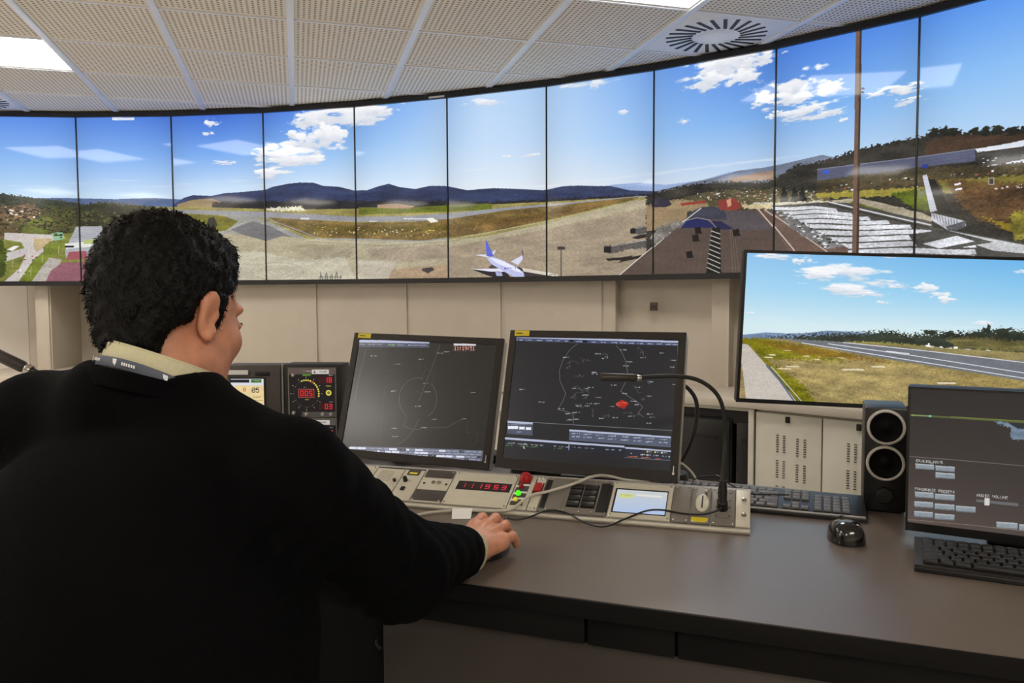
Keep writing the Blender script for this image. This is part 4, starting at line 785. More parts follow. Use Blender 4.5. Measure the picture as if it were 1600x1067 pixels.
# ---------------------------------------------------------------- the desk
DZ = .74
dfd = Vector((.9377, -.3476)); df0 = Vector((-.057, 1.273))
def dfp(s, back=0.0): return df0+dfd*s+Vector((.3476, .9377))*back
t = empty('control_desk', Vector((0, 1.6, 0)), 'long grey-brown laminate control desk the person works at', 'desk')
def local(mb, par): mb.v = [tuple(Vector(v)-par.location) for v in mb.v]; return mb
top = [tuple(dfp(-1.7, .004)), tuple(dfp(1.5, .004)), (1.78, 1.40), (-1.5, 2.967)]
local(MB().prism(top, DZ-.028, DZ), t).build('desk_top', M_['desk'], t)
local(MB().prism([tuple(dfp(-1.7, -.001)), tuple(dfp(1.5, -.001)), tuple(dfp(1.5, .004)), tuple(dfp(-1.7, .004))], DZ-.030, DZ-.001), t).build('front_edge', M_['deskedge'], t, bevel=.001)
for a, b in ((-1.2, .178), (.183, .322), (.327, 1.2)):
    q = local(MB().prism([tuple(dfp(a, .012)), tuple(dfp(b, .012)), tuple(dfp(b, .028)), tuple(dfp(a, .028))], DZ-.078, DZ-.031), t)
    q.build('drawer_front' if a > -1 else 'apron', M_['deskedge'], t, bevel=.0015)
local(MB().prism([tuple(dfp(-1.2, .03)), tuple(dfp(1.45, .03)), tuple(dfp(1.45, .05)), tuple(dfp(-1.2, .05))], DZ-.078, DZ-.029), t).build('rail', M_['deskedge'], t)
local(MB().prism([tuple(dfp(-.196, .022)), tuple(dfp(1.45, .022)), tuple(dfp(1.45, .040)), tuple(dfp(-.196, .040))], .02, DZ-.079), t).build('front_panel', M_['grey'], t, bevel=.002)
local(MB().prism([tuple(dfp(-.214, .03)), tuple(dfp(-.197, .03)), tuple(dfp(-.197, .8)), tuple(dfp(-.214, .8))], .0, DZ-.03), t).build('side_panel', M_['deskedge'], t)
local(MB().prism([tuple(dfp(-1.6, .1)), tuple(dfp(-1.58, .1)), tuple(dfp(-1.58, .9)), tuple(dfp(-1.6, .9))], .0, DZ-.03), t).build('side_panel', M_['deskedge'], t)
local(MB().prism([tuple(dfp(1.43, .05)), tuple(dfp(1.45, .05)), tuple(dfp(1.45, .62)), tuple(dfp(1.43, .62))], .0, DZ-.03), t).build('side_panel', M_['deskedge'], t)
local(MB().prism([tuple(dfp(-1.58, .50)), tuple(dfp(-.214, .50)), tuple(dfp(-.214, .52)), tuple(dfp(-1.58, .52))], .03, DZ-.03), t).build('under_desk_shade_sheet', M_['deskedge'], t)  # black sheet added to stand in for the shade under the desk
hk = dfp(-.2, .018); local(MB().tube(spline([(hk.x, hk.y, .615), (hk.x-.004, hk.y-.012, .61), (hk.x+.004, hk.y-.016, .60)], 5), .003, 8), t).build('hook', M_['black'], t)
# ---------------------------------------------------------------- radar monitors
def radar(BL, yaw, tilt, rl, pic, label, sp_=.3, ib_=.026):
    M = pose(BL, yaw, tilt, rl); mp = mat_picture('radar_picture', pic, 1.0, .24, sp_, (.010, .010, .011))
    W, H = .47, .367
    t = flat_monitor('radar_monitor', M, W, H, .018, .018, .019, ib_, .035, M_['bezel'], None, mp, label, bev=.008, sidem=M_['side'])
    MB().box((.035, H-.0085, .0008), (.042, .015, .0016)).build('yellow_label', M_['yellow'], t)
    s = MB(); s.box((.028, H-.009, .0018), (.018, .0022, .0006)); s.build('label_text', M_['hole'], t)
    s = MB(); s.box((W-.009, .030, .0006), (.0025, .016, .001)); s.box((W-.009, .020, .0006), (.005, .005, .001)); s.build('power_mark', M_['chrome'], t)
    # foot: crescent base with domed ends, standing on the desk behind the screen
    yw = yaw; c = M @ Vector((W/2, 0, -.06)); base = Matrix.Translation((c.x, c.y, DZ+.0006)) @ rz(yw+.10)
    f = MB()
    for sx in (-1, 1): f.lathe([(.042, 0), (.044, .012), (.04, .022), (.02, .0275), (0, .028)], 24, base @ Matrix.Translation((sx*.198, .115, 0)))
    arcp = [base @ Vector((.2*k/6, .115-.07*(1-(k/6)**2), .008)) for k in range(-6, 7)]; f.tube(arcp, .008, 8)
    f.box((0, .09, .008), (.16, .12, .014), base)
    f.tube([base @ Vector((0, .09, .01)), base @ Vector((0, .085, .16)), base @ Vector((0, .06, .20))], .022, 14)
    inv = M.inverted(); f.v = [tuple(inv @ Vector(v)) for v in f.v]; f.build('stand', M_['black'], t, smooth=True)
    return t
radar((-.0461, 1.9979, .7815), -.398, .3018, 0, paint_radar_right(), 'right radar monitor, with the red flagged target, behind the gooseneck microphone')
radar((-.5145, 2.2201, .7686), -.3038, .3187, -.0274, paint_radar_left(), 'left radar monitor, clock 11:19:51 in its top corner, beside the wind instruments', .6, .021)
# ---------------------------------------------------------------- touch monitor at the right
tm = flat_monitor('touch_monitor', pose((.772, 1.508, .76), -.5152, -.0409, 0), .45, .285, .004, .004, .004, .016, .03, M_['black'], None, mat_picture('touch_picture', paint_touch(), .9, .3, .35, (.02, .019, .018)), 'black touch monitor with grey preset buttons at the right edge of the desk', bev=.003)
Mi = pose((.772, 1.508, .76), -.5152, -.0409, 0); f = MB(); cc = Mi @ Vector((.24, .0, -.03)); B = Matrix.Translation((cc.x, cc.y, DZ+.0006)) @ rz(-.5152)
f.box((0, .09, .006), (.2, .15, .012), B); f.box((0, .06, .09), (.05, .02, .17), B); inv = Mi.inverted(); f.v = [tuple(inv @ Vector(v)) for v in f.v]; f.build('stand', M_['black'], tm, bevel=.003)
# ---------------------------------------------------------------- loudspeaker
sp_ = empty('desktop_loudspeaker', Matrix.Translation((.8195, 1.692, DZ)) @ rz(-.385), 'black desktop loudspeaker with two silver ringed cones, left of the touch monitor', 'speaker')
MB().box((0, .07, .119), (.086, .13, .232)).build('cabinet', M_['black'], sp_, bevel=.005)
for z in (.192, .112):
    Rx = Matrix.Translation((0, .004, z)) @ Matrix.Rotation(pi/2, 4, 'X')
    r = MB().lathe([(.0325, .0), (.0325, .005), (.034, .0075), (.037, .0075), (.039, .005), (.039, 0)], 40, Rx).build('cone_ring', M_['ring'], sp_, smooth=True)
    MB().lathe([(.033, .0), (.033, .0055), (.031, .0060), (.026, .0035), (.013, .0022), (.009, .0040), (.0, .0048)], 40, Rx).build('cone', M_['cone'], sp_, smooth=True)
MB().lathe([(.0165, 0), (.0165, .008), (.014, .011), (0, .011)], 32, Matrix.Translation((0, .005, .04)) @ Matrix.Rotation(pi/2, 4, 'X')).build('volume_knob', M_['blackm'], sp_, smooth=True)
MB().box((0, .07, .0015), (.07, .11, .003)).build('foot_pad', M_['hole'], sp_)
# ---------------------------------------------------------------- keyboards
def keyboard(M, W, D, label, km, chunky, tilt):
    t = empty('keyboard', M, label, 'keyboard')
    h0, h1 = .012, .012+D*math.tan(tilt)
    b = MB(); pr = [(0, 0), (0, h0-.003), (.004, h0), (D-.004, h1), (D, h1-.003), (D, 0)]
    v = [(x, y, z) for x in (0, W) for y, z in pr]; n = len(pr)
    b.add(v, [tuple(range(n)), tuple(range(n, 2*n))[::-1]]+[(i, n+i, n+(i+1) % n, (i+1) % n) for i in range(n)])
    b.build('keyboard_base', M_['black'], t, bevel=.0015)
    MB().box((W/2, .0035, h0-.0005), (W-.006, .007, .002)).build('front_rim', M_['side'] if not chunky else M_['bezel'], t)
    m0 = .012; rows = 6; ph = (D-.03)/rows; pw = .0190; protos = {}
    def key(x, y, wd, n):
        kw = round(wd*pw-.0028, 5)
        Mx = Matrix.Translation((x, y, h0+(y-0)*math.tan(tilt)+.0002)) @ Matrix.Rotation(tilt, 4, 'X')
        if kw not in protos:
            o = MB().frus((0, 0, 0), (kw+.0010, ph-.0018), (kw-.002, ph-.0045), .0065 if chunky else .0045).build('key', km, t, bevel=.0008); protos[kw] = o
        else: o = protos[kw].copy(); COL.objects.link(o); o.parent = t
        o.matrix_local = Mx
    y = .014+ph/2; n = 0
    lay = [[1.4, 1.2, 1.4, 5.6, 1.4, 1.2, 1.4], [2.3]+[1]*9+[2.3], [1.8]+[1]*10+[1.8], [1.5]+[1]*11+[1.1], [1]*11+[2.6], [1]*13]
    for r, row in enumerate(lay):
        x = m0
        for wd in row: key(x+wd*pw/2, y, wd, n); x += wd*pw; n += 1
        x2 = m0+13.6*pw+.008
        if r in (0, 3, 4, 5) or r == 1:
            for k in (range(3) if r != 1 else (1,)): key(x2+(k+.5)*pw, y, 1, n); n += 1
        x3 = x2+3*pw+.008
        if r < 5 and n < 98:
            for k in range(4):
                if x3+(k+1)*pw < W-.006: key(x3+(k+.5)*pw, y, 1, n); n += 1
        y += ph
    return t
kd = Vector((.229, -.092, 0)).normalized(); kp = Vector((.748, 1.618, DZ))-kd*.45
keyboard(frameM(kp, kd, Vector((-kd.y, kd.x, 0))), .45, .145, 'black keyboard with flat keys behind the cream rack panel', M_['key'], False, .10)
kd = Vector((.143, -.074, 0)).normalized()
keyboard(frameM(Vector((.699, 1.331, DZ)), kd, Vector((-kd.y, kd.x, 0))), .45, .145, 'black keyboard in front of the touch monitor, cut by the right edge', M_['key2'], True, .08)
# ---------------------------------------------------------------- mice
def mouse(M, label, w_=.062, l_=.098, h_=.036):
    t = empty('computer_mouse', M, label, 'mouse')
    n, m = 24, 10; v = []; f = []
    for i in range(m+1):
        ph = i/m*pi/2
        for k in range(n):
            a = 2*pi*k/n; c, s = cos(a), sin(a); sx = abs(c)**.8*(1 if c > 0 else -1); sy = abs(s)**.85*(1 if s > 0 else -1)
            r = cos(ph)**.65; hh = sin(ph)**.9*h_*(1-.22*sy*r)
            v.append((w_/2*sx*r*(1-.08*sy), l_/2*sy*r, .002+hh))
    for i in range(m):
        for k in range(n): f.append((i*n+k, i*n+(k+1) % n, (i+1)*n+(k+1) % n, (i+1)*n+k))
    f.append(tuple(range(n))[::-1])
    b = MB(); b.add(v, f); b.build('mouse_body', mat('glossy_black', (16, 15, 15), .18, coat=.5), t, smooth=True, angle=80)
    MB().lathe([(.0075, -.003), (.0075, .003)], 20, Matrix.Translation((0, l_*.27, h_*.86)) @ Matrix.Rotation(pi/2, 4, 'Y')).build('scroll_wheel', M_['blackm'], t)
    return t
mouse(Matrix.Translation((.657, 1.512, DZ)) @ rz(-.15), 'glossy black mouse lying free in front of the back keyboard', .066, .104, .038)
mouse(Matrix.Translation((-.040, 1.440, DZ)) @ rz(-.40), 'dark mouse under the hand of the person', .060, .100, .034)
# ---------------------------------------------------------------- wind instruments left of the radar monitors
def instrument(M, W, H, D, label, pics, rounded=False):
    t = empty('wind_instrument' if not rounded else 'weather_display', M, label, 'instrument')
    MB().box((0, D/2, H/2), (W, D, H)).build('housing', M_['blackm'] if not rounded else M_['rackd'], t, bevel=.004)
    MB().box((-W/2-.003, .01, H/2), (.005, .02, H)).build('side_rail', M_['side'], t)
    for (x0, z0, x1, z1, pic, nm) in pics:
        f = MB(); f.box(((x0+x1)/2, -.002, (z0+z1)/2), (x1-x0+.008, .004, z1-z0+.008)); f.build('panel_frame', M_['rackg'] if not rounded else M_['bezel'], t)
        picture(nm, (x0, -.0045, z0), (x1, -.0045, z0), (x1, -.0045, z1), (x0, -.0045, z1), mat_picture('instrument_picture', pic, .9, .2, .4), t)
    return t
wi = instrument(Matrix.Translation((-.619, 2.40, DZ)) @ rz(-.06), .184, .276, .09, 'black wind direction instrument with a ring of yellow lamps reading 005', [(-.072, .116, .072, .262, paint_wind(0), 'wind_dial'), (-.072, .0, .072, .106, paint_wind(1)[:222], 'lower_readout')])
for x, z in ((-.058, .243), (-.058, .126), (-.018, .122), (.033, .122), (.059, .122)): MB().lathe([(.0055, 0), (.0055, .006), (.004, .008), (0, .008)], 16, Matrix.Translation((x, -.005, z)) @ Matrix.Rotation(pi/2, 4, 'X')).build('push_button', M_['side'], wi, smooth=True)
wd_ = instrument(Matrix.Translation((-.806, 2.40, DZ)) @ rz(-.04), .178, .274, .09, 'grey weather display reading 05, just right of the cheek', [(-.065, .13, .038, .232, paint_wind(2), 'weather_screen')], True)
MB().box((-.045, -.004, .252), (.07, .003, .014)).build('paper_label', M_['paper'], wd_); MB().box((.034, -.004, .248), (.045, .004, .011)).build('badge', M_['hole'], wd_, bevel=.002)
# ---------------------------------------------------------------- sloping rack console
cx_ = Vector((cos(radians(-17)), sin(radians(-17)), 0)); cb_ = Vector((sin(radians(17)), cos(radians(17)), 0)); tl = radians(25)
cy_ = cb_*cos(tl)+Vector((0, 0, sin(tl))); CM = frameM(Vector((.482, 1.555, .752)), cx_, cy_)
con = empty('rack_console', CM, 'cream sloping rack console full of modules in front of the radar monitors', 'console')
def CP(s, t_, h=0): return CM @ Vector((s/1000, t_/1000, h/1000))
inv = CM.inverted()
hb = MB(); L = -1.30
sec = [CP(0, -16, -2), CP(0, 118, -2)]; zb = DZ+.0005
p0, p1 = sec; pts = [Vector((p0.x, p0.y, zb)), p0, p1, p1+cb_*.02, Vector((p1.x, p1.y, zb))+cb_*.02]
v = [inv @ p for p in pts]+[inv @ (p+cx_*L) for p in pts]
hb.add(v, [(0, 1, 2, 3, 4), (9, 8, 7, 6, 5)]+[(i, 5+i, 5+(i+1) % 5, (i+1) % 5) for i in range(5)]); hb.build('console_body', M_['side'], con)
MB().box((L/2, -.0150, .000), (-L, .007, .006)).build('front_lip', M_['rack'], con, bevel=.0015)
def screws(par, pts, r=2.6, m='chrome'):
    for x, y in pts: MB().lathe([(r/1000, 0), (r/1000, .0012), (r*.6/1000, .002), (0, .002)], 12, Matrix.Translation((x/1000, y/1000, .0035))).build('screw', M_[m], par, smooth=True)
def module(s0, s1, m, name='module_panel', t0=-4, t1=113, scr=True, lab=None):
    o = MB().box(((s0+s1)/2000, (t0+t1)/2000, .0015), ((s1-s0-1.6)/1000, (t1-t0)/1000, .004)).build(name, M_[m], con, bevel=.0008)
    if lab: o['label'] = lab
    if scr: screws(o, [(s0+6, t1-5), (s1-6, t1-5), (s0+6, t0+6), (s1-6, t0+6)])
    return o
def item(par, name, mb, m, **k): return mb.build(name, M_[m] if isinstance(m, str) else m, par, **k)
def slab(s0, t0, s1, t1, h0=3.5, h=1.2): return MB().box(((s0+s1)/2000, (t0+t1)/2000, (h0+h/2)/1000), ((s1-s0)/1000, (t1-t0)/1000, h/1000))
def TT(s, t_, h=3.5): return Matrix.Translation((s/1000, t_/1000, h/1000))
e_ = module(-30, 0, 'rack', 'end_plate', scr=False)
for y in (79, 31): item(e_, 'mounting_bolt', MB().lathe([(.0055, 0), (.0055, .002), (.004, .0045), (0, .005)], 20, TT(-13, y)), 'chrome', smooth=True)
mm = module(-79, -30, 'rackg', 'microphone_module')
item(mm, 'mic_plate', slab(-72, 18, -38, 106), 'rackg', bevel=.0006); screws(mm, [(-68, 98), (-42, 98), (-68, 74), (-42, 74), (-68, 50), (-42, 50), (-68, 24), (-42, 24)], 2, 'hole')
item(mm, 'mic_socket', MB().lathe([(.011, 0), (.011, .020), (.008, .024), (0, .024)], 20, TT(-56, 46)), 'hole', smooth=True)
mk = module(-121, -80, 'rackg', 'key_module'); item(mk, 'oval_cover', MB().lathe([(.0165, 0), (.0165, .002), (.015, .003), (0, .003)], 32, TT(-98, 60) @ Matrix.Diagonal((.85, 1.75, 1, 1))), 'rack', smooth=True)
item(mk, 'slot', slab(-99.5, 42, -96.5, 82, 6.4, .6), 'hole'); o = item(mk, 'yellow_strip', slab(-118, 0, -84, 14, 3.5, .8), 'yellow'); item(mk, 'small_knob', MB().lathe([(.003, 0), (.003, .004), (0, .004)], 12, TT(-92, 100)), 'rack')
module(-160, -122, 'rackg', 'blank_module')
ms_ = module(-294, -161, 'rack', 'display_module'); item(ms_, 'screen_recess', slab(-287, 10, -171, 92, 3.4, .4), 'hole')
picture('module_screen', (-.283, .0125, .0042), (-.173, .0125, .0042), (-.173, .087, .0042), (-.283, .087, .0042), mat_picture('module_picture', paint_panel_screen(), .95, .2, .4), ms_)
mg = module(-316, -295, 'hole', 'empty_slot', 8, 101, False)
bl = module(-448, -296, 'rackg', 'button_module', scr=False); screws(bl, [(-436, 108), (-398, 108), (-392, 108), (-332, 108), (-308, 108), (-430, 2), (-400, 2), (-392, 2), (-356, 2), (-328, 2)], 3, 'chrome')
item(bl, 'dark_gap', slab(-446, 6, -434, 104, 3.5, .5), 'hole'); item(bl, 'dark_gap', slab(-320, 6, -300, 104, 3.5, .5), 'hole'); item(bl, 'grey_plate', slab(-432, 4, -396, 112, 3.5, 1), 'rackg', bevel=.0005)
for s0, s1 in ((-386, -360), (-354, -326)):
    item(bl, 'button_column', slab(s0-2, 16, s1+2, 96, 3.5, .6), 'hole')
    for k in range(4): item(bl, 'black_button', slab(s0, 18+k*19.5, s1, 35+k*19.5, 4, 3), 'black', bevel=.0008)
sw_ = module(-472, -449, 'rack', 'switch_module'); item(sw_, 'red_switch', slab(-470, 56, -452, 84, 3.5, 7), 'red', bevel=.001); item(sw_, 'switch_frame', slab(-472, 50, -451, 90, 3.5, 2), 'blackm', bevel=.0006)
lm = module(-518, -473, 'rack', 'lamp_module', scr=False); item(lm, 'lamp_strip', slab(-514, 8, -484, 113, 3.5, .8), 'rackd', bevel=.0005)
item(lm, 'red_dome', MB().lathe([(.0155, 0), (.0155, .003), (.0135, .010), (.009, .015), (0, .017)], 28, TT(-499, 101)), 'red', smooth=True)
item(lm, 'red_lamp', MB().lathe([(.0055, 0), (.0055, .004), (.003, .007), (0, .0075)], 18, TT(-503, 72)), 'red', smooth=True); item(lm, 'green_lamp', MB().lathe([(.0065, 0), (.0065, .004), (.004, .008), (0, .009)], 18, TT(-503, 47)), 'green', smooth=True)
item(lm, 'amber_lamp', MB().lathe([(.006, 0), (.006, .004), (.003, .007), (0, .0075)], 18, TT(-504, 26)), 'amber', smooth=True)
for k, y in enumerate((76, 50, 28)): item(lm, 'lamp_label', slab(-499, y, -484, y+6, 4.4, .4), 'paper'); item(lm, 'lamp_label', slab(-515, y-6, -508, y, 4.4, .4), 'paper')
ck = module(-674, -519, 'rack', 'clock_module'); picture('clock_digits', (-.655, .051, .0042), (-.528, .051, .0042), (-.528, .078, .0042), (-.655, .078, .0042), mat_picture('clock_picture', paint_clock(), 1.0, .15, .4), ck)
item(ck, 'window_frame', slab(-657, 49, -526, 80, 3.5, .4), 'hole')
jm = module(-752, -675, 'rack', 'jack_module'); o = item(jm, 'blanking_plate', slab(-748, 84, -676, 112, 3.5, 1.4), 'rackd', bevel=.0005); o = item(jm, 'blanking_plate', slab(-750, 0, -674, 38, 3.5, 1.4), 'rackd', bevel=.0005)
for s in (-718, -704): item(jm, 'jack_socket', MB().lathe([(.0055, 0), (.0055, .002), (.0028, .0025), (.0026, .0005), (0, .0005)], 20, TT(s, 66)), 'chrome', smooth=True)
for s in (-740, -684): item(jm, 'dark_screw', MB().lathe([(.003, 0), (.003, .0012), (0, .0014)], 12, TT(s, 62)), 'hole')
rm = module(-806, -753, 'rack', 'radio_module', scr=False); item(rm, 'level_meter', slab(-796, 88, -764, 108, 3.5, 1), 'rackd', bevel=.0004); item(rm, 'meter_scale', slab(-790, 92, -770, 97, 4.5, .3), 'amber')
item(rm, 'rotary_knob', MB().lathe([(.0058, 0), (.005, .011), (0, .012)], 16, TT(-790, 66)), 'black', smooth=True); item(rm, 'toggle_switch', slab(-790, 30, -780, 42, 3.5, 3), 'hole', bevel=.0006); item(rm, 'dark_seam', slab(-806, 108, -754, 111.5, 3.5, .6), 'hole')
am = module(-880, -807, 'rack', 'loudspeaker_module', scr=False); g = MB()
for a in range(11):
    for b in range(9): g.lathe([(.0009, 0), (.0009, .0003)], 6, TT(-866+a*3.4, 62+b*4.4))
item(am, 'perforation_pattern', g, 'hole'); item(am, 'small_knob', MB().lathe([(.0042, 0), (.004, .006), (0, .0065)], 14, TT(-817, 62)), 'black', smooth=True); item(am, 'dark_seam', slab(-880, 108, -808, 111.5, 3.5, .6), 'hole'); item(am, 'dark_seam', slab(-850, -2, -808, 5, 3.5, .6), 'hole')
for s in (-960, -1040, -1120, -1200): module(s, s+79, 'rack', 'blank_module')
# ---------------------------------------------------------------- gooseneck microphones
def mic(pts, head, base, label, r=.0045, rh=.0085):
    t = empty('gooseneck_microphone', Vector(pts[0]), label, 'microphone'); o = Vector(pts[0])
    P = [p-o for p in spline(pts, 8)]
    MB().tube(P, r, 10).build('gooseneck', M_['blackm'], t, smooth=True)
    a, b = Vector(head[0])-o, Vector(head[1])-o; d = (b-a)
    MB().tube([a, a+d*.03, a+d*.1, b-d*.06, b], [r, rh*.85, rh, rh, rh*.75], 16).build('microphone_head', mat('mic_head_brown_black', (46, 38, 35), .45, var=.15, scale=300), t, smooth=True)
    MB().tube([a-d*.12, a-d*.02, a], [r*1.3, r*1.5, r*1.4], 12).build('neck_ring', M_['chrome'], t, smooth=True)
    Pb = [Vector(p)-o for p in base]; MB().tube(Pb, [r*2, r*2.2, r*1.6][:len(Pb)], 14).build('plug_base', M_['black'], t, smooth=True)
    return t
bp = CP(-56, 46, 24)
mic([tuple(bp), (bp.x, bp.y, bp.z+.05), (.452, 1.640, .90), (.450, 1.640, .965), (.434, 1.636, 1.012), (.395, 1.630, 1.043), (.345, 1.620, 1.054), (.285, 1.612, 1.054), (.262, 1.608, 1.052)], [(.258, 1.606, 1.052), (.181, 1.592, 1.056)], [tuple(bp-Vector((0, 0, .004))), tuple(bp+Vector((0, 0, .02))), tuple(bp+Vector((0, 0, .045)))], 'gooseneck microphone arching from the rack console across the right radar monitor')
t = mic([(-.88, 1.78, DZ+.03), (-.885, 1.775, .84), (-.915, 1.75, .94), (-.965, 1.725, 1.01), (-1.03, 1.70, 1.051), (-1.065, 1.70, 1.069)], [(-1.065, 1.70, 1.069), (-1.155, 1.70, 1.113)], [(-.88, 1.78, DZ+.002), (-.88, 1.78, DZ+.02), (-.88, 1.78, DZ+.04)], 'gooseneck microphone at the left edge, behind the shoulder', .0085, .013)
# ---------------------------------------------------------------- cables and the paper tag
def cable(name, pts, r, m, label, cat='cable', n=8):
    o = MB().tube([p for p in spline(pts, n)], r, 10).build(name, M_[m], None, smooth=True); return tag(o, label, cat)
z5 = DZ+.005
cable('cream_cable', [(-.31, 1.60, z5), (-.235, 1.635, z5), (-.208, 1.680, z5), (-.16, 1.708, z5), (-.09, 1.712, z5), (-.03, 1.690, z5+.006), (.0, 1.688, z5+.012)]+[tuple(CP(s, t_, 11)) for s, t_ in ((-472, 34), (-438, 52), (-404, 72), (-372, 95), (-347, 116))]+[(.216, 1.790, .805), (.262, 1.80, .793), (.30, 1.81, .786), (.335, 1.85, .772), (.35, 1.90, .762)], .0034, 'cable', 'cream cable running over the rack console modules to the desk')
cable('black_cable', [tuple(CP(-56, 40, 18)), tuple(CP(-66, 28, 14)), tuple(CP(-93, 20, 9)), tuple(CP(-132, 19, 7)), tuple(CP(-179, 25, 7)), tuple(CP(-212, 18, 7)), tuple(CP(-250, -10, 7)), (.19, 1.590, z5), (.15, 1.604, z5+.004), tuple(CP(-372, -12, 8)), tuple(CP(-403, -4, 8)), tuple(CP(-430, -10, 8)), (.035, 1.640, z5+.006), (.01, 1.642, z5), (-.012, 1.655, z5)], .0021, 'black', 'thin black cable from the microphone socket along the front of the rack console')
cable('mouse_cable', [(-.017, 1.662, z5-.003), (-.014, 1.62, z5-.003), (-.015, 1.57, z5-.001), (-.014, 1.52, z5+.001), (-.016, 1.480, z5+.004)], .0018, 'black', 'short black cable leading to the mouse under the hand')
cable('monitor_cable', [(.40, 2.03, .99), (.455, 2.06, .985), (.487, 2.06, .950), (.492, 2.06, .90), (.480, 2.06, .84), (.455, 2.07, .78), (.43, 2.08, DZ+.008)], .0055, 'black', 'black video cable hanging behind the right radar monitor')
cable('white_cable', [(.40, 1.99, .80), (.43, 1.975, .795), (.455, 1.96, .775), (.47, 1.95, .75), (.475, 1.945, DZ+.004)], .0028, 'cable', 'short white cable dropping beside the foot of the right radar monitor')
cl = MB(); random.seed(3); pts = [Vector((.40+.06*sin(k*.9)+k*.012, 1.80+.045*cos(k*1.3)-k*.008, DZ+.028+.006*sin(k*2.1))) for k in range(12)]
tag(MB().tube(spline([(.44, 1.88, .772), (.45, 1.84, .79), (.46, 1.80, .800), (.475, 1.775, .806), (.50, 1.75, .79), (.535, 1.735, .776), (.58, 1.74, .772), (.62, 1.72, .776)], 8), .0018, 8).build('black_lead', M_['black'], None, smooth=True), 'thin black lead curling over the back keyboard', 'cable')
tg = empty('paper_tag', Vector((-.112, 1.676, DZ)), 'small white paper tag folded around the cream cable', 'label')
g = MB(); g.add([(-.0205, -.012, .001), (.0205, -.012, .001), (.0225, .03, .0125), (-.0225, .03, .0125), (-.0225, .0308, .012), (.0225, .0308, .012), (.0205, -.0112, .0), (-.0205, -.0112, .0)], [(0, 1, 2, 3), (3, 2, 5, 4), (4, 5, 6, 7), (0, 7, 6, 1), (1, 6, 5, 2), (0, 3, 4, 7)]); g.build('tag_sheet', M_['paper'], tg)
# hub with coiled cable on top of the open bay computers
q = arc(-.2, 7.62).to_3d(); hb2 = empty('cable_coil', Vector((q.x, q.y, .592)), 'black coiled cable lying on the wide computer tower', 'cable')
MB().tube([Vector((.075*cos(a), .05*sin(a), .008+.0016*a)) for a in np.linspace(0, 18, 90)], .006, 8).build('coil', M_['black'], hb2, smooth=True)
